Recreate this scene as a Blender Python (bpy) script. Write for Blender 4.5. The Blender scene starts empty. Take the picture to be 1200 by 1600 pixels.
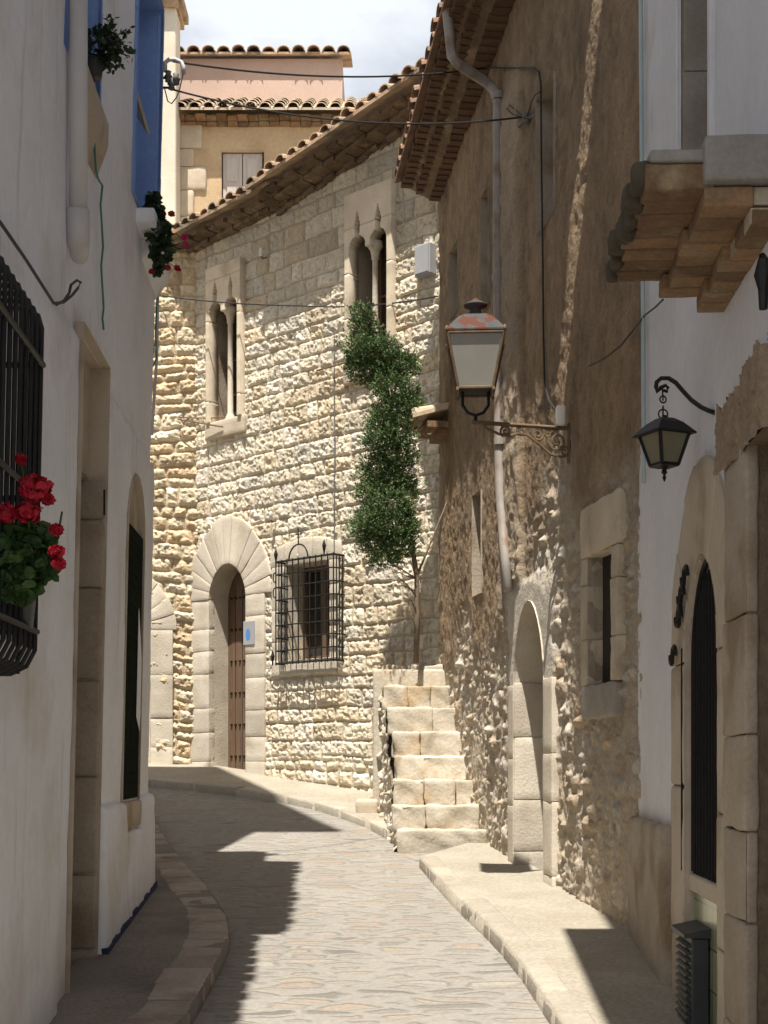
import bpy, bmesh, math, random
import numpy as np
from mathutils import Vector
R = math.radians
random.seed(7)
SC = bpy.context.scene
COL = SC.collection
# ------------------------------------------------------------------ camera
F, HX, HY, EYE = 2200.0, 600.0, 1190.0, 1.6       # focal length and horizon in photo pixels
cam_d = bpy.data.cameras.new('camera')
cam = bpy.data.objects.new('camera', cam_d)
COL.objects.link(cam)
cam.location = (0, 0, EYE)
cam.rotation_euler = (R(90), 0, 0)
cam_d.sensor_fit = 'VERTICAL'
cam_d.sensor_height = 36
cam_d.lens = F / 1600 * 36
cam_d.shift_y = (HY - 800) / 1600
cam_d.clip_end = 2000
cam_d.clip_start = 0.05
SC.camera = cam
# ------------------------------------------------------------------ light
EL = R(68.7)
HD = np.array([.225, .974]); HD /= np.linalg.norm(HD)
LD = Vector((HD[0] * math.cos(EL), HD[1] * math.cos(EL), -math.sin(EL)))
sun_d = bpy.data.lights.new('sun', 'SUN')
sun_d.energy = 5.0
sun_d.angle = R(.55)
sun_d.color = (1, .945, .86)
sun = bpy.data.objects.new('sun', sun_d)
COL.objects.link(sun)
sun.rotation_euler = LD.to_track_quat('-Z', 'Y').to_euler()
sun.location = (0, 0, 40)
w = bpy.data.worlds.new('World')
SC.world = w
w.use_nodes = True
nt = w.node_tree
bg = nt.nodes['Background']
sky = nt.nodes.new('ShaderNodeTexSky')
sky.sky_type = 'NISHITA'
sky.sun_disc = False
sky.sun_elevation = EL
sky.sun_rotation = math.atan2(-HD[0], -HD[1])
sky.air_density = 1.0
sky.dust_density = 2.5
tcw = nt.nodes.new('ShaderNodeTexCoord')
mpw = nt.nodes.new('ShaderNodeMapping')
mpw.inputs['Scale'].default_value = (2.2, 2.2, 4.5)
mpw.inputs['Location'].default_value = (.35, .1, .55)
nzw = nt.nodes.new('ShaderNodeTexNoise')
nzw.inputs['Scale'].default_value = 1.5
nzw.inputs['Detail'].default_value = 9
nzw.inputs['Roughness'].default_value = .55
rmw = nt.nodes.new('ShaderNodeValToRGB')
rmw.color_ramp.elements[0].position = .25
rmw.color_ramp.elements[1].position = .56
mxw = nt.nodes.new('ShaderNodeMixRGB')
mxw.inputs[2].default_value = (9.0, 9.4, 10.0, 1)
nt.links.new(tcw.outputs['Generated'], mpw.inputs['Vector'])
nt.links.new(mpw.outputs[0], nzw.inputs['Vector'])
nt.links.new(nzw.outputs['Fac'], rmw.inputs[0])
spw = nt.nodes.new('ShaderNodeSeparateXYZ')          # clouds lie low over the roofs, the zenith is clear
nt.links.new(tcw.outputs['Generated'], spw.inputs[0])
mrw = nt.nodes.new('ShaderNodeMapRange')
mrw.inputs['From Min'].default_value = .5; mrw.inputs['From Max'].default_value = .85
mrw.inputs['To Min'].default_value = 1; mrw.inputs['To Max'].default_value = .05
nt.links.new(spw.outputs[2], mrw.inputs['Value'])
muw = nt.nodes.new('ShaderNodeMath'); muw.operation = 'MULTIPLY'
nt.links.new(rmw.outputs[0], muw.inputs[0]); nt.links.new(mrw.outputs[0], muw.inputs[1])
nt.links.new(muw.outputs[0], mxw.inputs[0])
nt.links.new(sky.outputs[0], mxw.inputs[1])
nt.links.new(mxw.outputs[0], bg.inputs['Color'])
bg.inputs['Strength'].default_value = .06
SC.view_settings.view_transform = 'Standard'
SC.view_settings.look = 'None'
SC.view_settings.exposure = .82
SC.view_settings.gamma = 1
SC.render.engine = 'CYCLES'
SC.cycles.max_bounces = 10
SC.cycles.diffuse_bounces = 7
SC.cycles.use_denoising = True
# ------------------------------------------------------------------ numpy noise
def _h(ix, iy, seed):
    n = (ix.astype(np.int64) * 374761393 + iy.astype(np.int64) * 668265263 + seed * 974711) & 0x7fffffff
    n = ((n ^ (n >> 13)) * 1274126177) & 0x7fffffff
    n = ((n ^ (n >> 15)) * 2246822519) & 0x7fffffff
    return ((n ^ (n >> 16)) & 0xffffff) / float(0xffffff)
def vnoise(x, y, seed=0):
    ix, iy = np.floor(x), np.floor(y)
    fx, fy = x - ix, y - iy
    fx = fx * fx * (3 - 2 * fx); fy = fy * fy * (3 - 2 * fy)
    a, b = _h(ix, iy, seed), _h(ix + 1, iy, seed)
    c, d = _h(ix, iy + 1, seed), _h(ix + 1, iy + 1, seed)
    return (a * (1 - fx) + b * fx) * (1 - fy) + (c * (1 - fx) + d * fx) * fy
def fbm(x, y, o=4, seed=0):
    s = np.zeros_like(x, dtype=float); a = .5; t = 0
    for k in range(o):
        s += a * vnoise(x, y, seed + 17 * k); t += a
        x = x * 2.03 + 5.1; y = y * 2.03 + 1.7; a *= .5
    return s / t - .5
def sstep(a, b, x):
    t = np.clip((x - a) / (b - a), 0, 1)
    return t * t * (3 - 2 * t)
# ------------------------------------------------------------------ pixel helpers, ground
GY = np.array([-60, -10, 0, 7, 9.04, 13.3, 15.0, 17.0, 18.8, 25, 40, 900.])
GZ = np.array([-.6, -.6, -.32, .215, .386, .72, .93, 1.22, 1.48, 2.2, 2.4, 2.4])
def zg(y):
    y = np.asarray(y, float)
    return sum(np.interp(y + k, GY, GZ) for k in (-.6, -.3, 0, .3, .6)) / 5
def P(px, py, Y):
    return np.array([(px - HX) / F * Y, Y, EYE + (HY - py) / F * Y])
def G(px, py, dz=0.0):
    lo, hi = 3.0, 30.0
    for _ in range(60):
        m = (lo + hi) / 2
        if EYE + (HY - py) / F * m > zg(m) + dz: lo = m
        else: hi = m
    return P(px, py, lo)
class Wall:
    def __init__(self, o, d, n, lean=0, z0=0):
        self.o = np.array(o, float); self.d = np.array(d, float); self.d /= np.linalg.norm(self.d)
        self.n = np.array(n, float); self.n /= np.linalg.norm(self.n)
        self.lean = lean; self.z0 = z0
    def at(self, px, py, off=0.0):
        rx, rz = (px - HX) / F, (HY - py) / F
        t = (self.o @ self.n + off + self.lean * (EYE - self.z0)) / (rx * self.n[0] + self.n[1] - self.lean * rz)
        p = np.array([rx * t, t])
        return float((p - self.o) @ self.d), float(EYE + rz * t)
    def pt(self, s, z, o=0.0):
        q = self.o + self.d * s + self.n * (o + self.lean * (z - self.z0))
        return (q[0], q[1], z)
    def xf(self, p):
        return self.pt(p[0], p[1], p[2])
    def arr(self, S, Z, O):
        k = O + self.lean * (Z - self.z0)
        return np.stack([self.o[0] + self.d[0] * S + self.n[0] * k, self.o[1] + self.d[1] * S + self.n[1] * k, Z], -1)
K = Wall((.646, 15.8), (-1.05, 1), (-1, -1.05))                  # long stone facade
K2 = Wall((-2.50, 18.80), (-1, .03), (-.03, -1))                 # its return beyond the corner
B = Wall((.967, 13.3), (-.159, 1), (-1, -.159))                  # brown house
W = Wall((1.25, 0), (.043, 1), (-1, .043))                       # white house on the right
L = Wall((-1.4385, 0), (-.0386, 1), (1, .0386), lean=.022, z0=.9)  # white house on the left
H = Wall((0, 24), (1, 0), (0, -1))                               # house behind
KL = float(np.linalg.norm(np.array([-2.50, 18.80]) - K.o))
# ------------------------------------------------------------------ objects
def top(name, label, cat, loc=(0, 0, 0), group=None):
    o = bpy.data.objects.new(name, None)
    o.empty_display_size = .2
    COL.objects.link(o); o.location = loc
    o['label'] = label; o['category'] = cat
    if group: o['group'] = group
    return o
def link(name, me, m, parent=None, smooth=False, label=None):
    o = bpy.data.objects.new(name, me)
    COL.objects.link(o)
    if m is not None: me.materials.append(m)
    if smooth:
        me.polygons.foreach_set('use_smooth', [True] * len(me.polygons))
    if parent is not None:
        off = Vector((0, 0, 0)); q = parent
        while q is not None:
            off += q.location; q = q.parent
        o.parent = parent
        me.transform(__import__('mathutils').Matrix.Translation(-off))
    if label: o['label'] = label
    return o
def tag(o, label=None, cat=None, group=None, kind=None):
    if label: o['label'] = label
    if cat: o['category'] = cat
    if group: o['group'] = group
    if kind: o['kind'] = kind
    return o
class MB:
    def __init__(self, wall=None):
        self.v = []; self.f = []; self.wall = wall
    def pts(self, ps):
        b = len(self.v)
        for p in ps:
            self.v.append(tuple(self.wall.xf(p)) if self.wall else tuple(p))
        return b
    def box(self, a0, a1, b0, b1, c0, c1):
        b = self.pts([(x, y, z) for x in (a0, a1) for y in (b0, b1) for z in (c0, c1)])
        for q in ((0, 1, 3, 2), (4, 6, 7, 5), (0, 4, 5, 1), (2, 3, 7, 6), (0, 2, 6, 4), (1, 5, 7, 3)):
            self.f.append([b + i for i in q])
        return self
    def hexa(self, p8):
        b = self.pts(p8)
        for q in ((0, 3, 2, 1), (4, 5, 6, 7), (0, 1, 5, 4), (1, 2, 6, 5), (2, 3, 7, 6), (3, 0, 4, 7)):
            self.f.append([b + i for i in q])
        return self
    def prism(self, poly, c0, c1, caps=True):
        n = len(poly)
        b = self.pts([(p[0], p[1], c0) for p in poly] + [(p[0], p[1], c1) for p in poly])
        for i in range(n):
            j = (i + 1) % n
            self.f.append([b + i, b + j, b + n + j, b + n + i])
        if caps:
            self.f.append([b + i for i in range(n)][::-1]); self.f.append([b + n + i for i in range(n)])
        return self
    def tube(self, path, r, n=8, cap=True):
        path = [Vector(self.wall.xf(p)) if self.wall else Vector(p) for p in path]
        rs = r if isinstance(r, (list, tuple)) else [r] * len(path)
        b0 = len(self.v); ref = None
        for i, p in enumerate(path):
            t = (path[min(i + 1, len(path) - 1)] - path[max(i - 1, 0)]).normalized()
            if ref is None:
                ref = Vector((0, 0, 1)) if abs(t.z) < .9 else Vector((1, 0, 0))
            u = (ref - t * ref.dot(t))
            if u.length < 1e-5: u = t.orthogonal()
            u.normalize(); ref = u
            v = t.cross(u)
            for k in range(n):
                a = 2 * math.pi * k / n
                self.v.append(tuple(p + (u * math.cos(a) + v * math.sin(a)) * rs[i]))
        for i in range(len(path) - 1):
            for k in range(n):
                a = b0 + i * n
                self.f.append([a + k, a + (k + 1) % n, a + n + (k + 1) % n, a + n + k])
        if cap:
            self.f.append([b0 + k for k in range(n)][::-1])
            self.f.append([b0 + (len(path) - 1) * n + k for k in range(n)])
        return self
    def lathe(self, c, prof, n=16, ang0=0.0):
        b0 = len(self.v)
        for (r, z) in prof:
            for k in range(n):
                a = 2 * math.pi * k / n + ang0
                self.v.append((c[0] + r * math.cos(a), c[1] + r * math.sin(a), c[2] + z))
        for i in range(len(prof) - 1):
            for k in range(n):
                a = b0 + i * n
                self.f.append([a + k, a + (k + 1) % n, a + n + (k + 1) % n, a + n + k])
        self.f.append([b0 + k for k in range(n)][::-1])
        self.f.append([b0 + (len(prof) - 1) * n + k for k in range(n)])
        return self
    def rblock(self, o, dims, r=.02, step=.06, amp=.006, seed=0, fn=None):
        """a worn stone block: rounded edges, uneven faces; local axes = wall axes"""
        dims = np.array(dims, float); r = min(r, dims.min() * .45)
        nn = [max(2, int(round(d / step))) for d in dims]
        tk = []
        for ax in range(3):      # extra loops next to the arrises keep the faces flat
            e = r / dims[ax]
            t_ = [0.0] + list(np.linspace(e, 1 - e, nn[ax] + 1)) + [1.0]
            tk.append(t_); nn[ax] = len(t_) - 1
        base = len(self.v); V = []; FF = []; idx = {}
        def vid(i, j, k):
            key = (i, j, k)
            if key not in idx:
                idx[key] = len(V)
                V.append((tk[0][i], tk[1][j], tk[2][k]))
            return idx[key]
        for ax in range(3):
            a, c = [x for x in range(3) if x != ax]
            for side in (0, nn[ax]):
                for i in range(nn[a]):
                    for j in range(nn[c]):
                        q = []
                        for di, dj in ((0, 0), (1, 0), (1, 1), (0, 1)):
                            t = [0, 0, 0]; t[ax] = side; t[a] = i + di; t[c] = j + dj
                            q.append(vid(*t))
                        FF.append(q if (side == 0) == (ax == 1) else q[::-1])
        p = np.array(V) * dims
        core = np.clip(p, r, dims - r)
        d = p - core; ln = np.linalg.norm(d, axis=1, keepdims=True); ln[ln == 0] = 1
        nrm = d / ln
        p = core + nrm * r
        q = p + seed * 3.7
        ns = fbm(q[:, 0] * 7 + q[:, 2] * 5, q[:, 1] * 7 - q[:, 2] * 4, 4, seed)
        p = p + nrm * (ns * 2 * amp)[:, None]
        p = p + np.array(o, float)
        for t in p:
            t = tuple(t)
            if fn: t = fn(t)
            self.v.append(tuple(self.wall.xf(t)) if self.wall else t)
        for q in FF: self.f.append([base + i for i in q])
        return self
    def build(self, name, m, parent=None, smooth=False, bevel=0, label=None, fix=True):
        me = bpy.data.meshes.new(name)
        me.from_pydata(self.v, [], self.f)
        if fix or bevel:
            bm = bmesh.new(); bm.from_mesh(me)
            bmesh.ops.recalc_face_normals(bm, faces=bm.faces)
            if bevel:
                bmesh.ops.bevel(bm, geom=[e for e in bm.edges], offset=bevel, segments=1, affect='EDGES', clamp_overlap=True)
            bm.to_mesh(me); bm.free()
        me.update()
        return link(name, me, m, parent, smooth, label)
def merge_into(o, mb, m):
    me = o.data; me.materials.append(m); k = len(me.materials) - 1
    off = Vector((0, 0, 0)); q = o.parent
    while q is not None: off += q.location; q = q.parent
    bm = bmesh.new(); bm.from_mesh(me)
    vs = [bm.verts.new(Vector(v) - off) for v in mb.v]
    for f in mb.f:
        g = bm.faces.new([vs[i] for i in f]); g.material_index = k
    bm.to_mesh(me); bm.free(); me.update()
def in_poly(X, Y, poly):
    ins = np.zeros(X.shape, bool); n = len(poly)
    for i in range(n):
        x0, y0 = poly[i]; x1, y1 = poly[(i + 1) % n]
        if y0 == y1: continue
        c = ((y0 > Y) != (y1 > Y)) & (X < (x1 - x0) * (Y - y0) / (y1 - y0) + x0)
        ins ^= c
    return ins
def sheet(name, V, m, parent=None, col=None, cut=None, smooth=True, label=None):
    """V: (nz, ns, 3) points; cut: (nz-1, ns-1) faces left out; col: (nz, ns, 3) own colour of the material"""
    nz, ns = V.shape[:2]
    idx = np.arange(nz * ns).reshape(nz, ns)
    q = np.stack([idx[:-1, :-1], idx[:-1, 1:], idx[1:, 1:], idx[1:, :-1]], -1)
    q = q[~cut] if cut is not None else q.reshape(-1, 4)
    me = bpy.data.meshes.new(name)
    me.vertices.add(nz * ns)
    me.vertices.foreach_set('co', V.reshape(-1).astype(np.float32))
    me.loops.add(q.size)
    me.loops.foreach_set('vertex_index', q.reshape(-1).astype(np.int32))
    me.polygons.add(len(q))
    me.polygons.foreach_set('loop_start', np.arange(0, q.size, 4, dtype=np.int32))
    me.polygons.foreach_set('use_smooth', np.full(len(q), smooth))
    me.update(calc_edges=True)
    me.validate()
    if col is not None:
        a = me.color_attributes.new('Col', 'FLOAT_COLOR', 'POINT')
        c4 = np.ones((nz * ns, 4), np.float32); c4[:, :3] = np.clip(col.reshape(-1, 3), 0, 1)
        a.data.foreach_set('color', c4.reshape(-1))
    return link(name, me, m, parent, False, label)
# ------------------------------------------------------------------ materials
def mat(name, c1, c2=None, scale=4.0, rough=.9, metal=0.0, bump=0.0, bscale=30.0, attr=False, stain=None, sscale=1.2,
        spos=(.52, .68), stretch=(1, 1, 1), grain=.0, spec=.3, detail=6, island=0.0, drip=None):
    m = bpy.data.materials.new(name); m.use_nodes = True
    n = m.node_tree; ns = n.nodes; lk = n.links
    b = ns['Principled BSDF']
    b.inputs['Roughness'].default_value = rough; b.inputs['Metallic'].default_value = metal
    b.inputs['Specular IOR Level'].default_value = spec
    tc = ns.new('ShaderNodeTexCoord'); mp = ns.new('ShaderNodeMapping')
    mp.inputs['Scale'].default_value = stretch
    lk.new(tc.outputs['Object'], mp.inputs['Vector'])
    def noise(sc, det=detail, ro=.55):
        t = ns.new('ShaderNodeTexNoise'); t.inputs['Scale'].default_value = sc
        t.inputs['Detail'].default_value = det; t.inputs['Roughness'].default_value = ro
        lk.new(mp.outputs[0], t.inputs['Vector']); return t.outputs['Fac']
    def ramp(src, p0, p1):
        r = ns.new('ShaderNodeMapRange'); r.inputs['From Min'].default_value = p0; r.inputs['From Max'].default_value = p1
        lk.new(src, r.inputs['Value']); return r.outputs[0]
    def mix(f, a, c, mode='MIX'):
        x = ns.new('ShaderNodeMixRGB'); x.blend_type = mode
        for i, s in ((0, f), (1, a), (2, c)):
            if isinstance(s, (int, float)): x.inputs[i].default_value = s
            elif isinstance(s, (tuple, list)): x.inputs[i].default_value = (*s, 1)
            else: lk.new(s, x.inputs[i])
        return x.outputs[0]
    if attr:
        a = ns.new('ShaderNodeAttribute'); a.attribute_name = 'Col'; cur = a.outputs['Color']
    else:
        cur = mix(ramp(noise(scale), .3, .7), c1, c2 or c1)
    if island:
        ge_ = ns.new('ShaderNodeNewGeometry'); im = ns.new('ShaderNodeMapRange')
        im.inputs['To Min'].default_value = 1 - island; im.inputs['To Max'].default_value = 1 + island * .6
        lk.new(ge_.outputs['Random Per Island'], im.inputs['Value']); cur = mix(1.0, cur, im.outputs[0], 'MULTIPLY')
    if stain: cur = mix(ramp(noise(sscale), *spos), cur, stain)
    if drip:
        mp2 = ns.new('ShaderNodeMapping'); mp2.inputs['Scale'].default_value = (5, 5, .45)
        lk.new(tc.outputs['Object'], mp2.inputs['Vector'])
        dn = ns.new('ShaderNodeTexNoise'); dn.inputs['Scale'].default_value = 1.6; dn.inputs['Detail'].default_value = 7
        lk.new(mp2.outputs[0], dn.inputs['Vector'])
        cur = mix(ramp(dn.outputs['Fac'], .60, .88), cur, drip)
    if grain:
        g = ramp(noise(bscale * 1.4, 3), .25, .75)
        gm = ns.new('ShaderNodeMapRange'); gm.inputs['To Min'].default_value = 1 - grain; gm.inputs['To Max'].default_value = 1 + grain
        lk.new(g, gm.inputs['Value'])
        cur = mix(1.0, cur, gm.outputs[0], 'MULTIPLY')
    lk.new(cur, b.inputs['Base Color'])
    if bump:
        bp = ns.new('ShaderNodeBump'); bp.inputs['Strength'].default_value = 1; bp.inputs['Distance'].default_value = bump
        lk.new(noise(bscale, 5, .6), bp.inputs['Height']); lk.new(bp.outputs[0], b.inputs['Normal'])
    return m
M = {}
M['wall'] = mat('masonry', (1, 1, 1), attr=True, bump=.014, bscale=55, grain=.2)
M['plaster_brown'] = mat('rough_wall', (1, 1, 1), attr=True, bump=.012, bscale=30, grain=.2)
M['ashlar'] = mat('dressed_stone', (.60, .52, .40), (.48, .405, .30), 3.0, bump=.004, bscale=45, grain=.1, stain=(.40, .33, .24), sscale=2, island=.16)
M['ashlar_pale'] = mat('pale_stone', (.62, .56, .46), (.50, .44, .35), 3.5, bump=.005, bscale=40, grain=.1, stain=(.42, .36, .27), sscale=1.7, island=.16)
M['ashlar_grey'] = mat('grey_stone', (.36, .33, .29), (.27, .24, .2), 4, bump=.004, bscale=40, grain=.12)
M['step'] = mat('step_stone', (.56, .51, .42), (.43, .375, .29), 4, bump=.008, bscale=28, grain=.12, stain=(.42, .33, .22), sscale=2.6, spos=(.54, .66), island=.16)
M['white'] = mat('limewash', (.79, .80, .845), (.71, .72, .75), 1.6, bump=.007, bscale=11, stain=(.55, .50, .43), sscale=1.0, spos=(.54, .78), grain=.05, drip=(.50, .45, .39))
M['white_r'] = mat('white_paint_wall', (.69, .69, .715), (.61, .61, .63), 1.4, bump=.006, bscale=10, stain=(.46, .41, .34), sscale=.9, spos=(.58, .8), grain=.05)
M['beige'] = mat('beige_plaster', (.50, .43, .34), (.42, .35, .27), 2, bump=.004, bscale=24, grain=.06, stain=(.33, .26, .18), sscale=2)
M['jamb'] = mat('jamb_stone', (.40, .34, .27), (.31, .255, .19), 3, bump=.006, bscale=36, grain=.12, stain=(.24, .18, .12), sscale=2.2, island=.16)
M['portal'] = mat('portal_stone', (.20, .145, .10), (.13, .095, .065), 2.6, bump=.02, bscale=14, grain=.25, stain=(.16, .115, .08), sscale=1.8)
M['cream'] = mat('cream_wall', (.62, .57, .47), (.54, .48, .38), 2, bump=.003, bscale=16, grain=.05)
M['pink'] = mat('pink_render', (.50, .37, .30), (.44, .32, .26), 1.6, bump=.003, bscale=18, grain=.05)
M['ochre'] = mat('ochre_render', (.53, .40, .25), (.44, .32, .19), 1.8, bump=.006, bscale=14, grain=.1, stain=(.36, .26, .16))
M['blue'] = mat('blue_paint', (.19, .30, .58), (.23, .35, .62), 3, rough=.7, bump=.002, bscale=25, grain=.08)
M['blue_dark'] = mat('blue_shutter_paint', (.09, .18, .44), (.12, .21, .48), 4, rough=.6, bump=.001, bscale=30)
M['navy'] = mat('navy_base_paint', (.02, .03, .09), (.03, .04, .11), 6, rough=.8)
M['iron'] = mat('black_iron', (.012, .012, .013), (.022, .02, .018), 20, rough=.5, metal=.3, bump=.001, bscale=80)
M['rust'] = mat('rusty_iron', (.20, .13, .07), (.11, .08, .055), 14, rough=.8, bump=.003, bscale=60)
M['zinc'] = mat('zinc_pipe', (.33, .30, .27), (.25, .22, .19), 5, rough=.65, metal=.1, stain=(.2, .14, .1), sscale=4)
M['pipe_white'] = mat('white_pipe', (.58, .57, .57), (.52, .5, .5), 3, rough=.6)
M['pipe_blue'] = mat('pale_conduit', (.42, .52, .52), (.36, .44, .45), 5, rough=.5)
M['wood'] = mat('old_door_wood', (.19, .12, .075), (.11, .07, .045), 3, rough=.75, bump=.004, bscale=18, stretch=(9, 9, .7))
M['wood_grey'] = mat('grey_shutter_wood', (.50, .46, .42), (.42, .37, .33), 4, rough=.8, bump=.002, bscale=18, stretch=(6, 6, .8))
M['dark'] = mat('dark_room', (.03, .026, .022), (.045, .038, .03), 3, rough=.9)
M['glass'] = mat('dusty_glass', (.05, .05, .05), (.09, .08, .07), 3, rough=.25, spec=.5)
M['tile'] = mat('roof_tile', (.44, .32, .21), (.32, .21, .13), 7, bump=.004, bscale=30, grain=.2, stain=(.20, .16, .11), sscale=3.5, spos=(.48, .62), island=.16)
M['tile_pale'] = mat('pale_roof_tile', (.56, .45, .33), (.44, .33, .22), 6, bump=.004, bscale=30, grain=.16, stain=(.3, .25, .18), sscale=3, island=.16)
M['tile_red'] = mat('red_roof_tile', (.30, .18, .115), (.20, .12, .08), 8, bump=.004, bscale=30, grain=.2, stain=(.15, .11, .08), sscale=4, island=.16)
M['brick'] = mat('brick', (.27, .165, .09), (.17, .105, .06), 9, bump=.005, bscale=34, grain=.2, stain=(.27, .21, .125), sscale=4.5, island=.45)
M['cornice'] = mat('dark_brick', (.19, .135, .085), (.12, .085, .055), 6, bump=.006, bscale=26, grain=.2, stain=(.26, .19, .12), sscale=5, island=.3)  # dark brown brick for the cornice courses and soffit backing
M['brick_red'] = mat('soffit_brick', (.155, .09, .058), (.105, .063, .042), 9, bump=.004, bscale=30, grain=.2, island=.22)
M['mortar'] = mat('mortar', (.42, .36, .27), (.32, .27, .2), 8, bump=.004, bscale=40, grain=.15)
M['moss'] = mat('dark_moss', (.05, .045, .032), (.085, .07, .045), 16, bump=.008, bscale=50)
M['concrete'] = mat('grey_concrete', (.27, .255, .235), (.2, .185, .165), 4, bump=.004, bscale=34, grain=.12)
M['lamp_glass'] = mat('frosted_glass', (.30, .285, .25), (.25, .235, .205), 3, rough=.35, spec=.5)
M['lamp_glass_dim'] = mat('yellowed_glass', (.23, .21, .14), (.17, .155, .10), 4, rough=.3, spec=.5)
M['lamp_roof'] = mat('flaking_lamp_paint', (.055, .055, .056), (.085, .083, .08), 8, rough=.75, stain=(.10, .035, .022), sscale=7, spos=(.52, .54), spec=.15)
M['leaf'] = mat('geranium_leaf', (.02, .05, .014), (.05, .10, .025), 14, rough=.6)
M['leaf_dark'] = mat('dark_leaf', (.02, .04, .018), (.035, .06, .025), 14, rough=.6)
M['conifer'] = mat('conifer_needles', (.06, .115, .04), (.15, .215, .08), 9, rough=.7)
M['bark'] = mat('bark', (.22, .17, .12), (.14, .105, .075), 14, bump=.006, bscale=40, stretch=(3, 3, .6))
M['petal_red'] = mat('red_petals', (.36, .008, .022), (.27, .004, .016), 40, rough=.6)
M['petal_pink'] = mat('pink_petals', (.55, .03, .16), (.5, .03, .10), 40, rough=.6)
M['clay'] = mat('clay_pot', (.34, .17, .10), (.28, .14, .08), 8, rough=.85)
M['cable'] = mat('black_cable', (.02, .02, .02), (.03, .03, .03), 10, rough=.6)
M['cable_grey'] = mat('grey_cable', (.12, .12, .12), (.16, .16, .15), 10, rough=.6)
M['cable_green'] = mat('green_cord', (.04, .15, .13), (.05, .19, .16), 10, rough=.6)
M['china'] = mat('white_porcelain', (.75, .74, .7), (.7, .68, .64), 6, rough=.3, spec=.5)
M['box_grey'] = mat('meter_box', (.36, .36, .37), (.31, .31, .32), 3, rough=.5)
M['vent'] = mat('dark_vent_paint', (.035, .04, .042), (.05, .055, .055), 6, rough=.5)
M['sign_blue'] = mat('blue_sign_glaze', (.08, .22, .5), (.1, .26, .55), 6, rough=.4)
M['blind'] = mat('cream_blind', (.55, .5, .4), (.46, .41, .32), 10, rough=.8)
def tile_panel_mat():
    m = bpy.data.materials.new('green_glazed_tiles'); m.use_nodes = True
    n = m.node_tree; b = n.nodes['Principled BSDF']
    b.inputs['Roughness'].default_value = .22
    tc = n.nodes.new('ShaderNodeTexCoord'); sp = n.nodes.new('ShaderNodeSeparateXYZ'); cb = n.nodes.new('ShaderNodeCombineXYZ')
    n.links.new(tc.outputs['Object'], sp.inputs[0]); n.links.new(sp.outputs[1], cb.inputs[0]); n.links.new(sp.outputs[2], cb.inputs[1])
    br = n.nodes.new('ShaderNodeTexBrick'); br.offset = 0
    br.inputs['Scale'].default_value = 1; br.inputs['Brick Width'].default_value = .14; br.inputs['Row Height'].default_value = .2
    br.inputs['Mortar Size'].default_value = .004
    br.inputs['Color1'].default_value = (.20, .26, .13, 1); br.inputs['Color2'].default_value = (.26, .30, .17, 1)
    br.inputs['Mortar'].default_value = (.07, .075, .05, 1)
    n.links.new(cb.outputs[0], br.inputs['Vector']); n.links.new(br.outputs['Color'], b.inputs['Base Color'])
    return m
M['green_tile'] = tile_panel_mat()
M['shutter_dark'] = mat('black_green_shutter', (.018, .022, .018), (.028, .032, .026), 8, rough=1, spec=0)
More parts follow.
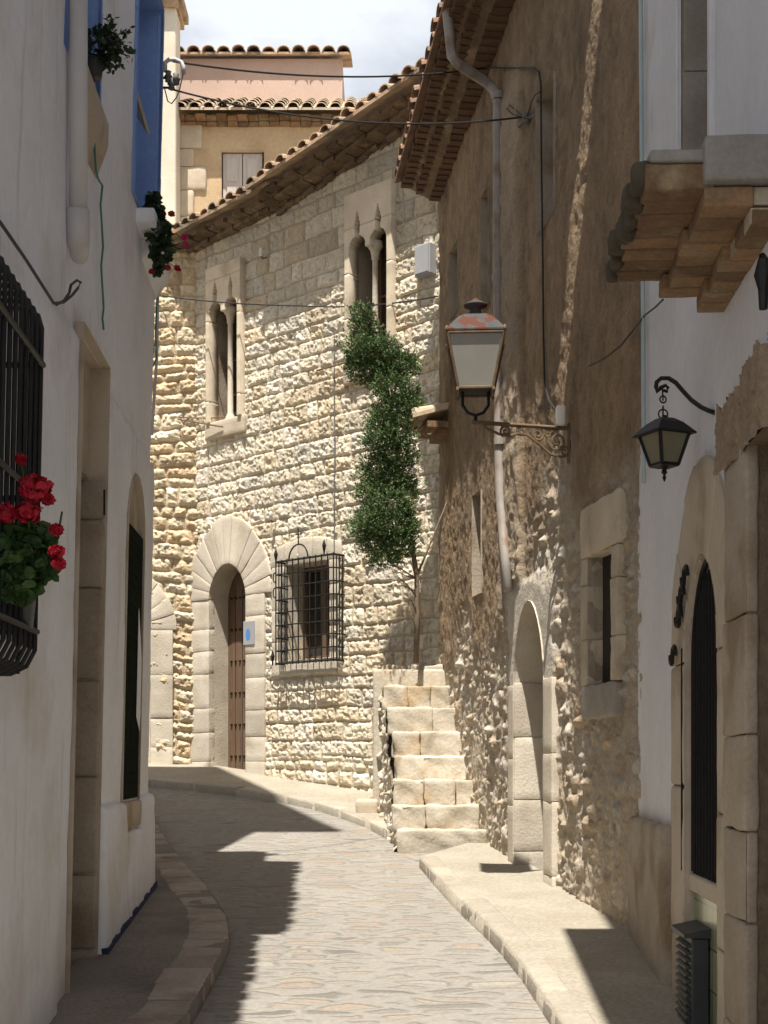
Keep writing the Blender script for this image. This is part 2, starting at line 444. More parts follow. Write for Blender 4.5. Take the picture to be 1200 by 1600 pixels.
def cobble_mat():
    m = bpy.data.materials.new('cobbles'); m.use_nodes = True
    n = m.node_tree; ns = n.nodes; lk = n.links; b = ns['Principled BSDF']
    b.inputs['Roughness'].default_value = .8; b.inputs['Specular IOR Level'].default_value = .25
    tc = ns.new('ShaderNodeTexCoord')
    wn = ns.new('ShaderNodeTexNoise'); wn.inputs['Scale'].default_value = 2.2; wn.inputs['Detail'].default_value = 4
    lk.new(tc.outputs['Object'], wn.inputs['Vector'])
    su = ns.new('ShaderNodeVectorMath'); su.operation = 'SUBTRACT'; su.inputs[1].default_value = (.5, .5, .5)
    lk.new(wn.outputs['Color'], su.inputs[0])
    scl = ns.new('ShaderNodeVectorMath'); scl.operation = 'MULTIPLY'; scl.inputs[1].default_value = (.34, .22, 0)
    lk.new(su.outputs[0], scl.inputs[0])
    ad = ns.new('ShaderNodeVectorMath'); lk.new(tc.outputs['Object'], ad.inputs[0]); lk.new(scl.outputs[0], ad.inputs[1])
    mp = ns.new('ShaderNodeMapping'); mp.inputs['Scale'].default_value = (3.0, 8.0, 0)
    lk.new(ad.outputs[0], mp.inputs['Vector'])
    vc = ns.new('ShaderNodeTexVoronoi'); vc.voronoi_dimensions = '2D'; vc.inputs['Scale'].default_value = 1; vc.inputs['Randomness'].default_value = .95
    ve = ns.new('ShaderNodeTexVoronoi'); ve.voronoi_dimensions = '2D'; ve.feature = 'DISTANCE_TO_EDGE'; ve.inputs['Scale'].default_value = 1; ve.inputs['Randomness'].default_value = .95
    lk.new(mp.outputs[0], vc.inputs['Vector']); lk.new(mp.outputs[0], ve.inputs['Vector'])
    sp = ns.new('ShaderNodeSeparateColor'); lk.new(vc.outputs['Color'], sp.inputs[0])
    rp = ns.new('ShaderNodeValToRGB'); cr = rp.color_ramp; cr.interpolation = 'LINEAR'
    cr.elements[0].position = 0; cr.elements[0].color = (0.152, 0.142, 0.127, 1)
    cr.elements[1].position = 1; cr.elements[1].color = (0.300, 0.273, 0.225, 1)
    for ps, c in ((.18, (0.260, 0.238, 0.202)), (.42, (0.279, 0.230, 0.177)), (.55, (0.223, 0.207, 0.184)), (.75, (0.289, 0.223, 0.175)), (.86, (0.274, 0.255, 0.222))):
        e = cr.elements.new(ps); e.color = (*c, 1)
    lk.new(sp.outputs[0], rp.inputs[0])
    # how far each stone shows through the cement
    jw = ns.new('ShaderNodeMapRange'); jw.inputs['To Min'].default_value = .05; jw.inputs['To Max'].default_value = .38
    lk.new(sp.outputs[1], jw.inputs['Value'])
    mk = ns.new('ShaderNodeMapRange'); mk.interpolation_type = 'SMOOTHSTEP'
    lk.new(ve.outputs['Distance'], mk.inputs['Value'])
    a2 = ns.new('ShaderNodeMath'); a2.inputs[1].default_value = .12; lk.new(jw.outputs[0], a2.inputs[0])
    lk.new(jw.outputs[0], mk.inputs['From Min']); lk.new(a2.outputs[0], mk.inputs['From Max'])
    gn = ns.new('ShaderNodeTexNoise'); gn.inputs['Scale'].default_value = 34; gn.inputs['Detail'].default_value = 6
    lk.new(tc.outputs['Object'], gn.inputs['Vector'])
    big = ns.new('ShaderNodeTexNoise'); big.inputs['Scale'].default_value = .9; big.inputs['Detail'].default_value = 5
    lk.new(tc.outputs['Object'], big.inputs['Vector'])
    mc = ns.new('ShaderNodeMixRGB'); mc.inputs[1].default_value = (0.218, 0.205, 0.182, 1); mc.inputs[2].default_value = (0.290, 0.271, 0.238, 1)
    lk.new(big.outputs['Fac'], mc.inputs[0])
    mx = ns.new('ShaderNodeMixRGB'); lk.new(mk.outputs[0], mx.inputs[0]); lk.new(mc.outputs[0], mx.inputs[1]); lk.new(rp.outputs[0], mx.inputs[2])
    gr = ns.new('ShaderNodeMapRange'); gr.inputs['From Min'].default_value = .25; gr.inputs['From Max'].default_value = .75; gr.inputs['To Min'].default_value = .85; gr.inputs['To Max'].default_value = 1.15
    lk.new(gn.outputs['Fac'], gr.inputs['Value'])
    ew = ns.new('ShaderNodeMath'); ew.operation = 'SUBTRACT'; lk.new(ve.outputs['Distance'], ew.inputs[0]); lk.new(jw.outputs[0], ew.inputs[1])
    ea = ns.new('ShaderNodeMath'); ea.operation = 'ABSOLUTE'; lk.new(ew.outputs[0], ea.inputs[0])
    em = ns.new('ShaderNodeMapRange'); em.inputs['From Max'].default_value = .07; em.inputs['To Min'].default_value = .76; em.inputs['To Max'].default_value = 1.0
    lk.new(ea.outputs[0], em.inputs['Value'])
    m2 = ns.new('ShaderNodeMixRGB'); m2.blend_type = 'MULTIPLY'; m2.inputs[0].default_value = 1      # dirt caught round each stone
    lk.new(mx.outputs[0], m2.inputs[1]); lk.new(em.outputs[0], m2.inputs[2]); mx = m2
    ml = ns.new('ShaderNodeMixRGB'); ml.blend_type = 'MULTIPLY'; ml.inputs[0].default_value = 1
    lk.new(mx.outputs[0], ml.inputs[1]); lk.new(gr.outputs[0], ml.inputs[2])
    lk.new(ml.outputs[0], b.inputs['Base Color'])
    b1 = ns.new('ShaderNodeBump'); b1.inputs['Distance'].default_value = .02; b1.inputs['Strength'].default_value = .7
    lk.new(mk.outputs[0], b1.inputs['Height'])
    b2 = ns.new('ShaderNodeBump'); b2.inputs['Distance'].default_value = .006
    lk.new(gn.outputs['Fac'], b2.inputs['Height']); lk.new(b1.outputs[0], b2.inputs['Normal']); lk.new(b2.outputs[0], b.inputs['Normal'])
    return m
M['cobble'] = cobble_mat()
M['pave'] = mat('pebble_pavement', (.36, .325, .26), (.28, .25, .195), 2.2, bump=.012, bscale=26, grain=.2, stain=(.30, .26, .2), sscale=1.5)
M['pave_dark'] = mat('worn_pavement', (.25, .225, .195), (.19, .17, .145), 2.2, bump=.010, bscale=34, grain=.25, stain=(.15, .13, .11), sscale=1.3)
M['kerb'] = mat('kerb_stone', (.40, .345, .29), (.31, .265, .22), 4, bump=.005, bscale=30, grain=.15, stain=(.24, .195, .16), sscale=2.5, island=.16)
M['kerb_pale'] = mat('pale_kerb_stone', (.38, .345, .28), (.32, .285, .225), 4, bump=.006, bscale=28, grain=.14, stain=(.33, .28, .22), sscale=2.5, island=.16)
# ------------------------------------------------------------------ stone patterns
PAL = np.array([(.65, .58, .455), (.61, .54, .415), (.68, .615, .495), (.56, .475, .35), (.62, .52, .37), (.60, .545, .45), (.66, .585, .45)])
PAL_OR = np.array([(.58, .47, .32), (.62, .53, .38), (.55, .43, .28), (.64, .56, .42), (.57, .48, .34), (.53, .45, .33), (.59, .45, .29)])
PAL_BR = np.array([(.40, .335, .25), (.44, .38, .295), (.34, .275, .2), (.47, .42, .34), (.40, .31, .22), (.42, .385, .33), (.43, .35, .25)])
def masonry(S, Z, rh, sw, seed, joint=.008, edge=.022, bulge=.016, rough=.021, pal=PAL, mort=(.40, .34, .25), wob=.05):
    """courses of split stone: heights and colours on a grid"""
    rng = np.random.RandomState(seed)
    Sw = S + wob * fbm(S * 2.3, Z * 2.3, 3, seed) + .02 * fbm(S * 9, Z * 9, 2, seed + 3)
    Zw = Z + wob * 1.3 * fbm(S * 1.1, Z * 1.1, 3, seed + 1) + .03 * fbm(S * 7, Z * 7, 2, seed + 2)
    z0, z1 = Zw.min() - .1, Zw.max() + .1
    rows = [z0]
    while rows[-1] < z1: rows.append(rows[-1] + rng.uniform(*rh))
    rows = np.array(rows)
    ri = np.clip(np.searchsorted(rows, Zw) - 1, 0, len(rows) - 2)
    D = np.minimum(Zw - rows[ri], rows[ri + 1] - Zw)
    Hh = np.zeros_like(S); C = np.zeros(S.shape + (3,)); sid = np.zeros(S.shape, int)
    s0, s1 = Sw.min() - .3, Sw.max() + .3
    for r in range(len(rows) - 1):
        k = ri == r
        if not k.any(): continue
        b = [s0 + rng.uniform(0, .3)]
        b[0] -= .4
        while b[-1] < s1:
            b.append(b[-1] + rng.uniform(*sw) * (rng.uniform(.5, 1) if rng.rand() < .3 else 1))
        b = np.array(b)
        ci = np.clip(np.searchsorted(b, Sw[k]) - 1, 0, len(b) - 2)
        d = np.minimum(Sw[k] - b[ci], b[ci + 1] - Sw[k])
        D[k] = np.minimum(D[k], d)
        amp = rng.uniform(.4, 1.15, len(b)); tilt = rng.uniform(-.06, .06, len(b)); cid = rng.randint(0, len(pal), len(b)); br = rng.uniform(.9, 1.2, len(b))
        Hh[k] = amp[ci] * bulge + tilt[ci] * (Sw[k] - (b[ci] + b[ci + 1]) / 2)
        C[k] = pal[cid[ci]] * br[ci][:, None]
        sid[k] = ci + r * 37
    prof = sstep(joint * .4, joint + edge, D)
    n1 = fbm(S * 11 + sid * 1.3, Z * 11, 4, seed + 5)
    n2 = fbm(S * 34, Z * 34, 3, seed + 6)
    pit = sstep(.08, .2, fbm(S * 22, Z * 22, 3, seed + 7))
    hgt = (Hh + .012) * prof + prof * (n1 * rough * 1.15 + n2 * rough * 1.6 - pit * .016) + (1 - prof) * n2 * .012
    mk = sstep(joint * .5, joint * 1.4, D)[..., None]
    C = C * (1 + .22 * n1[..., None] + .2 * n2[..., None])
    return hgt, C * mk + np.array(mort) * (1 - mk)
def rubble(S, Z, cw, ch, seed, joint=.012, edge=.05, bulge=.045, rough=.014, pal=PAL_OR, mort=(.40, .33, .23), jit=.9):
    Sw = S + .05 * fbm(S * 4, Z * 4, 3, seed); Zw = Z + .04 * fbm(S * 4, Z * 4, 3, seed + 1)
    X, Y = Sw / cw, Zw / ch
    row = np.floor(Y); X = X + .5 * (row % 2)
    ix, iy = np.floor(X), np.floor(Y)
    f1 = np.full(S.shape, 9.); f2 = np.full(S.shape, 9.); idn = np.zeros(S.shape)
    for dx in (-1, 0, 1):
        for dy in (-1, 0, 1):
            a, c = ix + dx, iy + dy
            px = a + .5 + jit * (_h(a, c, seed) - .5); py = c + .5 + jit * .8 * (_h(a, c, seed + 9) - .5)
            d = np.maximum(np.abs(X - px) ** 1.0, 0) ** 2 * 1.0 + (Y - py) ** 2
            d = np.sqrt(d) - .16 * _h(a, c, seed + 11)
            u = d < f1
            f2 = np.where(u, f1, np.minimum(f2, d)); f1 = np.where(u, d, f1)
            idn = np.where(u, _h(a, c, seed + 5), idn)
    D = (f2 - f1) * .5 * min(cw, ch)
    prof = sstep(joint * .4, joint + edge, D)
    n1 = fbm(S * 9 + idn * 30, Z * 9, 4, seed + 2); n2 = fbm(S * 28, Z * 28, 3, seed + 3)
    hgt = prof * bulge * (.45 + .8 * ((idn * 7.3) % 1)) + prof * (n1 * rough * 2.4 + n2 * rough * 1.2) + (1 - prof) * n2 * .014
    C = pal[(idn * 997).astype(int) % len(pal)] * (.85 + .3 * ((idn * 13.7) % 1))[..., None]
    C = C * (1 + .25 * n1[..., None] + .2 * n2[..., None])
    mk = sstep(joint * .5, joint * 1.5, D)[..., None]
    return hgt, C * mk + np.array(mort) * (1 - mk)
def grid(s0, s1, z0, z1, res, resz=None):
    s = np.linspace(s0, s1, max(2, int((s1 - s0) / res) + 1)); z = np.linspace(z0, z1, max(2, int((z1 - z0) / (resz or res)) + 1))
    return np.meshgrid(s, z)
def cutmask(S, Z, polys):
    sc = (S[:-1, :-1] + S[1:, 1:]) / 2; zc = (Z[:-1, :-1] + Z[1:, 1:]) / 2
    m = np.zeros(sc.shape, bool)
    for p in polys: m |= in_poly(sc, zc, p)
    return m
def arch(s0, s1, z0, zs, n=14, point=0.0):
    """outline of an arched opening: sill z0, springing zs, round (or slightly pointed) head"""
    c, r = (s0 + s1) / 2, (s1 - s0) / 2
    p = [(s0, z0), (s1, z0)]
    for k in range(n + 1):
        a = math.pi * k / n
        p.append((c + r * math.cos(a), zs + r * math.sin(a) * (1 + point * math.sin(a))))
    return p
def rect(s0, s1, z0, z1): return [(s0, z0), (s1, z0), (s1, z1), (s0, z1)]
def reveal(wall, poly, o0, o1, m, parent, name='reveal'):
    return MB(wall).prism(poly, o0, o1, caps=False).build(name, m, parent)
def plate(wall, poly, o0, o1, m, parent, name, label=None, bevel=0):
    return MB(wall).prism(poly, o0, o1).build(name, m, parent, label=label, bevel=bevel)
def ring(wall, s0, s1, zs, thick, n, o0, o1, m, parent, name='arch_stones', seed=1, point=0.0, outer_z=None):
    """wedge stones round an arch"""
    c, r = (s0 + s1) / 2, (s1 - s0) / 2
    mb = MB(wall); rng = random.Random(seed)
    for k in range(n):
        a0, a1 = math.pi * k / n, math.pi * (k + 1) / n
        rr = r + thick * rng.uniform(.94, 1.05)
        d = 0
        ln = (r + rr) / 2 * (a1 - a0)
        def fn(t, a0=a0, a1=a1, rr=rr, ln=ln):
            u, v, o = t
            a = a0 + (a1 - a0) * u / ln
            q = r + v
            return (c + q * math.cos(a), zs + q * math.sin(a) * (1 + point * math.sin(a)), o)
        mb.rblock((.0015, 0, o0), (ln - .003, rr - r, o1 - o0 + rng.uniform(-.004, .004)), r=.005, step=.05, amp=.004, seed=seed * 31 + k, fn=fn)
    return mb.build(name, m, parent, smooth=True)
def stack(wall, s0, s1, z0, z1, o0, o1, hh, m, parent, name, seed=1, jag=.0, r=.006, amp=.005, smooth=True):
    """a pile of dressed blocks (jamb, quoin)"""
    mb = MB(wall); rng = random.Random(seed); z = z0; k = 0
    while z < z1 - .02:
        h = min(rng.uniform(*hh), z1 - z)
        if z1 - (z + h) < hh[0] * .5: h = z1 - z
        j = jag * (1 if k % 2 else 0) * rng.uniform(.7, 1.2)
        mb.rblock((s0, z + .002, o0), (s1 - s0 + j, h - .004, o1 - o0 + rng.uniform(-.004, .004)), r=r, step=.07, amp=amp, seed=seed * 17 + k)
        z += h; k += 1
    return mb.build(name, m, parent, smooth=smooth)
def tiles(wall, s0, s1, zA, zB, o_edge, run, slope, m, parent, name='roof', pitch=.2, r=.085, seed=3, under=True, rowlen=.42):
    """barrel tiles on a roof that climbs away from the eave; eave height runs from zA at s0 to zB at s1"""
    mb = MB(wall); rng = random.Random(seed); n = max(1, int(round(abs(s1 - s0) / pitch)))
    rows = max(1, int(run / rowlen))
    for i in range(n):
        f = (i + .5) / n; s = s0 + (s1 - s0) * f; z = zA + (zB - zA) * f
        jo = rng.uniform(-.02, .03)
        for q in range(rows):
            a0 = q * rowlen; a1 = a0 + rowlen + .05
            lift = .012 if q else 0
            pts = []
            for (al, rr, dz) in ((a0, r, lift + .02), (a1, r * .82, -.008)):
                oo = o_edge + jo - al
                zz = z + al * slope + dz + rng.uniform(-.004, .004)
                for sgn_r in (rr, rr - .016):
                    for k in range(7):
                        an = math.pi * k / 6
                        pts.append((s + math.cos(an) * sgn_r, zz + math.sin(an) * sgn_r * .85, oo))
            b = mb.pts(pts)
            for k in range(6):
                mb.f.append([b + k, b + k + 1, b + 14 + k + 1, b + 14 + k])          # outside
                mb.f.append([b + 7 + k, b + 21 + k, b + 21 + k + 1, b + 7 + k + 1])  # inside
                mb.f.append([b + k, b + 7 + k, b + 7 + k + 1, b + k + 1])            # front rim
            mb.f.append([b, b + 14, b + 21, b + 7]); mb.f.append([b + 6, b + 13, b + 27, b + 20])
    # channel layer below
    a = run
    e = .0 if under else .05
    mb.hexa([(s0, zA - .03, o_edge - .02), (s1, zB - .03, o_edge - .02), (s1, zB - .03 + a * slope, o_edge - a), (s0, zA - .03 + a * slope, o_edge - a),
             (s0, zA + .012, o_edge - .02), (s1, zB + .012, o_edge - .02), (s1, zB + .012 + a * slope, o_edge - a), (s0, zA + .012 + a * slope, o_edge - a)])
    return mb.build(name, m, parent, fix=False)
# ------------------------------------------------------------------ setting: ground, road, pavements
ys = np.concatenate([np.linspace(-60, 2, 20), np.linspace(2.1, 24, 220), np.linspace(24.3, 400, 30)])
xs = np.concatenate([np.linspace(-300, -4, 12), np.linspace(-3.8, 3.8, 90), np.linspace(4, 300, 12)])
XX, YY = np.meshgrid(xs, ys)
ZZ = zg(YY) + .012 * fbm(XX * 1.2, YY * 1.2, 3, 4) - .03 * np.exp(-(XX / .5) ** 2) * 0
road = sheet('road', np.stack([XX, YY, ZZ], -1), M['cobble'])
tag(road, kind='structure')
def resample(pts, n):
    pts = np.array(pts, float); d = np.concatenate([[0], np.cumsum(np.linalg.norm(np.diff(pts, axis=0), axis=1))])
    t = np.linspace(0, d[-1], n)
    # smooth by dense interpolation then box filter
    q = np.stack([np.interp(t, d, pts[:, i]) for i in range(pts.shape[1])], -1)
    w_ = max(1, n // 30)
    for _ in range(2):
        pad = np.concatenate([np.repeat(q[:1], w_, 0), q, np.repeat(q[-1:], w_, 0)])
        c = np.cumsum(np.concatenate([np.zeros((1, q.shape[1])), pad]), 0)
        k = 2 * w_ + 1
        q2 = (c[k:] - c[:-k]) / k
        q2[0], q2[-1] = q[0], q[-1]
        q = q2
    return q
def pavement(name, edgeA, edgeB, rise, m, na=160, nb=26, seed=5):
    """raised strip from the wall line A to the kerb line B, with the outer face down to the road"""
    A, Bq = resample(edgeA, na), resample(edgeB, na)
    t = np.linspace(0, 1, nb)[None, :, None]
    V = A[:, None, :2] * (1 - t) + Bq[:, None, :2] * t
    z = zg(V[..., 1]) + rise + .010 * fbm(V[..., 0] * 3, V[..., 1] * 3, 4, seed)
    V = np.concatenate([V, z[..., None]], -1)
    skirt = V[:, -1:].copy(); skirt[..., 2] = zg(skirt[..., 1]) - .05
    V = np.concatenate([V, skirt], 1)
    return tag(sheet(name, V, m), kind='structure')
def kerb(name, line, width, rise, m, ln=(.25, .36), side=1, seed=9, drop=.2):
    """a row of kerb blocks laid along a line (their outer edge)"""
    pl = resample(line, 400); seg = np.linalg.norm(np.diff(pl[:, :2], axis=0), axis=1); d = np.concatenate([[0], np.cumsum(seg)])
    mb = MB(); rng = random.Random(seed); t = 0; k = 0
    while t < d[-1] - .1:
        l = rng.uniform(*ln); t1 = min(t + l, d[-1])
        p0 = np.array([np.interp(t, d, pl[:, i]) for i in (0, 1)]); p1 = np.array([np.interp(t1, d, pl[:, i]) for i in (0, 1)])
        u = (p1 - p0); L_ = np.linalg.norm(u); u /= L_; nrm = np.array([-u[1], u[0]]) * side
        tilt = rng.uniform(-.006, .006); zz = rng.uniform(-.006, .006)
        def fn(q, p0=p0, p1=p1, u=u, nrm=nrm, tilt=tilt, zz=zz):
            xy = p0 + u * q[0] + nrm * q[1]
            return (xy[0], xy[1], float(zg(xy[1])) + q[2] + tilt * q[0] / .3 + zz)
        mb.rblock((.004, 0, -drop), (L_ - .008, width + rng.uniform(-.01, .02), drop + rise + .006), r=.02, step=.075, amp=.006, seed=seed * 13 + k, fn=fn)
        t = t1; k += 1
    return tag(mb.build(name, m, smooth=True), kind='structure')
RISE = .10
LK = [(293, 1600), (300, 1573), (333, 1513), (358, 1470), (364, 1443), (330, 1393), (290, 1350), (253, 1300), (230, 1260)]
lk = [G(x, y, RISE)[:2] for x, y in LK]
lk = [np.array([lk[0][0] - .35, 5.0]), lk[0] * .5 + np.array([lk[0][0] - .3, 5.8]) * .5] + lk + [np.array([-3.2, 17.6])]
lwall = [np.array(L.pt(s, .9, -.06)[:2]) for s in np.linspace(5.0, 10.9, 8)] + [np.array([-2.4, 12.2]), np.array([-3.0, 14]), np.array([-3.8, 17.3])]
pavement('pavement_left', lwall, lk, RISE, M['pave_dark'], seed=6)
kerb('kerb_left', lk, .27, RISE, M['kerb'], side=1, seed=4)
RK = [(900, 1640), (882, 1600), (847, 1553), (818, 1507), (772, 1454), (707, 1396), (655, 1338)]
rk = [G(x, y, RISE)[:2] for x, y in RK]
rk = [np.array([rk[0][0] - .02, 4.6])] + rk
rwall = [np.array(W.pt(s, 0, -.08)[:2]) for s in np.linspace(4.6, 8.6, 5)] + [np.array(B.pt(s, 0, -.08)[:2]) for s in (-4.3, -3, -2, -1, 0, .35)]
pavement('pavement_right', rwall, rk, RISE, M['pave'], seed=8)
kerb('kerb_right', rk, .17, RISE, M['kerb_pale'], ln=(.4, .75), side=-1, seed=5)
FK = [(217, 1217), (293, 1223), (375, 1233), (451, 1244), (509, 1258), (562, 1275), (604, 1297)]
fk = [G(x, y, RISE * .9)[:2] for x, y in FK]
fk = [np.array([-4.6, fk[0][1] + .3])] + fk
fwall = [np.array(K2.pt(s, 0, -.1)[:2]) for s in (2.2, 1.0, .1)] + [np.array(K.pt(s, 0, -.1)[:2]) for s in (KL, 3.4, 2.5, 1.6, .8, .3)]
pavement('pavement_far', fwall, fk, RISE * .9, M['pave'], seed=11)
kerb('kerb_far', fk, .16, RISE * .9, M['kerb_pale'], ln=(.5, .8), side=1, seed=7)
# ================================================================== stone palace (left of the stairs)
palace = top('stone_palace', 'long stone palace with twin lancet windows, studded arched door and barrel tile eave', 'house', (-.9, 17.3, 1.2))
def span(wall, xa, xb, y):
    a = wall.at(xa, y)[0]; b = wall.at(xb, y)[0]
    return min(a, b), max(a, b)
# door
ds0, ds1 = span(K, 331, 388, 1100)
dz0 = K.at(360, 1212)[1]; dzt = K.at(360, 890)[1]
drz = dzt - (ds1 - ds0) / 2
# barred window
ws0, ws1 = span(K, 450, 518, 950)
wz0, wz1 = K.at(484, 1030)[1], K.at(484, 880)[1]
# twin lancets
def lancet_geo(xl, xr, ybot, yspring, xm):
    s0, s1 = span(K, xl, xr, (ybot + yspring) / 2)
    return s0, s1, K.at((xl + xr) / 2, ybot)[1], K.at((xl + xr) / 2, yspring)[1]
l1 = lancet_geo(336, 379, 657, 486, 0)
l2 = lancet_geo(555, 613, 560, 384, 0)
def lancets(s0, s1, z0, zs):
    c = (s0 + s1) / 2; out = []
    for a, b in ((s0, c - .035), (c + .035, s1)):
        m = (a + b) / 2; r = (b - a) / 2
        p = [(a, z0), (b, z0), (b, zs)]
        # round trefoil head with a pointed slot above
        for k in range(0, 7):
            an = math.pi * .42 * k / 6
            p.append((m + r * math.cos(an), zs + r * 1.05 * math.sin(an)))
        h = zs + r
        p += [(m + r * .30, h + .05), (m + r * .36, h + .13), (m, h + .30), (m - r * .36, h + .13), (m - r * .30, h + .05)]
        for k in range(0, 7):
            an = math.pi * (.58 + .42 * k / 6)
            p.append((m + r * math.cos(an), zs + r * 1.05 * math.sin(an)))
        out.append(p)
    return out
LAN1, LAN2 = lancets(*l1), lancets(*l2)
doorpoly = arch(ds0, ds1, dz0 - .3, drz, point=.2)
winpoly = rect(ws0, ws1, wz0, wz1)
eA = K.at(655, 104, .57); eB = K.at(381, 292, .57); eC = K.at(381, 300, .47); eD = K.at(272, 352, .47)
S, Z = grid(-.5, KL, .7, 9.9, .0125)
Hm, C = masonry(S, Z, (.15, .27), (.16, .55), 21, wob=.05)
H2, C2 = masonry(S, Z, (.10, .2), (.12, .3), 23, wob=.12, bulge=.03, edge=.04)
# the lowest metre is rubble, upper part smoother
t = sstep(1.75, 1.5, Z + .25 * fbm(S * 2, Z * 2, 3, 5))
Hm = Hm * (1 - t) + H2 * t; C = C * (1 - t[..., None]) + C2 * t[..., None]
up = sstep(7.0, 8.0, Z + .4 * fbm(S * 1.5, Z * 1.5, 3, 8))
Hm = Hm * (1 - .2 * up); C = C * (1 - .22 * up[..., None])  # upper stones also darkened: shade under the eave put into the colour
frames = []
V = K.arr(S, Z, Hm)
ztop_ = np.where(S < eB[0], eA[1] + (eB[1] - eA[1]) * (S - eA[0]) / (eB[0] - eA[0]), eC[1] + (eD[1] - eC[1]) * (S - eC[0]) / (eD[0] - eC[0]))
over = (Z > ztop_ - .02)[:-1, :-1]
cut = over | cutmask(S, Z, [doorpoly, winpoly, rect(l1[0] - .02, l1[1] + .02, l1[2], l1[3] + .62), rect(l2[0] - .02, l2[1] + .02, l2[2], l2[3] + .68)])
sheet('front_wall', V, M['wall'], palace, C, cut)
# return wall with rougher, warmer stones and half of another arch
aS0, aS1 = K2.at(236, 1100)[0], K2.at(150, 1100)[0]
az = K2.at(220, 985)[1]
S, Z = grid(-.02, 3.2, .7, eD[1] - .1, .014)
Hm, C = masonry(S, Z, (.10, .25), (.16, .55), 31, wob=.13, bulge=.034, edge=.04, rough=.03, pal=PAL_OR, mort=(.40, .31, .2))
arch2 = arch(aS0, aS1, 1.0, az, point=.2)
sheet('return_wall', K2.arr(S, Z, Hm), M['wall'], palace, C, cutmask(S, Z, [arch2]), label='warm orange rubble wall beyond the corner')
# bulk behind the facades
mb = MB()
q0, q1, q2 = K.pt(-.55, 0, -.45), K.pt(KL, 0, -.45), K2.pt(3.2, 0, -.45)
mb.prism([(q0[0], q0[1]), (q1[0] + .1, q1[1]), (q2[0], q2[1]), (q2[0], 22.6), (5, 22.6), (5, q0[1])], .3, 8.3)
mb.build('wall', M['ashlar'], palace)
# door: voussoirs, jambs, leaf
thick = .5
ring(K, ds0, ds1, drz, thick, 13, -.05, .055, M['ashlar_pale'], palace, 'arch_stones', seed=3, point=.2)
reveal(K, [(p[0], p[1] + (.16 * math.sin(max(0, min(1, (p[1] - drz) / .5)) * 1.57) * .0)) for p in doorpoly], .05, -.34, M['ashlar_pale'], palace, 'door_reveal')
stack(K, ds1, ds1 + .36, dz0 - .2, drz, -.05, .05, (.28, .5), M['ashlar_pale'], palace, 'door_jamb', 11, jag=.1)
stack(K, ds0 - .36, ds0, dz0 - .2, drz, -.05, .05, (.28, .5), M['ashlar_pale'], palace, 'door_jamb', 12)
leaf = plate(K, doorpoly, -.34, -.28, M['wood'], palace, 'door')
mb = MB(K)
for zz in np.arange(dz0 + .25, drz + .2, .42):
    for ss in np.arange(ds0 + .06, ds1, .085):
        mb.lathe((0, 0, 0), [(.016, 0)], 4) if 0 else None
        p = (ss, float(zz))
        mb.box(p[0] - .014, p[0] + .014, p[1] - .014, p[1] + .014, -.281, -.262)
merge_into(leaf, mb, M['iron'])
mb = MB(K)
for ss in np.linspace(ds0, ds1, 6)[1:-1]: mb.box(ss - .004, ss + .004, dz0, drz + .15, -.281, -.276)
merge_into(leaf, mb, M['dark'])
mb = MB(K); mb.rblock((ds0 - .1, dz0 - .18, -.3), (ds1 - ds0 + .2, .18, .36), r=.02)
mb.build('threshold', M['ashlar_grey'], palace, smooth=True)
# second arch (right half seen past the white house)
ring(K2, aS0, aS1, az, .36, 11, -.05, .05, M['ashlar_pale'], palace, 'arch_stones', seed=8, point=.2)
reveal(K2, arch2, .05, -.4, M['ashlar_pale'], palace, 'gateway_reveal')
stack(K2, aS0 - .3, aS0, 1.2, az, -.05, .05, (.35, .6), M['ashlar_pale'], palace, 'gateway_jamb', 15, jag=-.0)
plate(K2, arch2, -.5, -.4, M['wood'], palace, 'gateway_door')
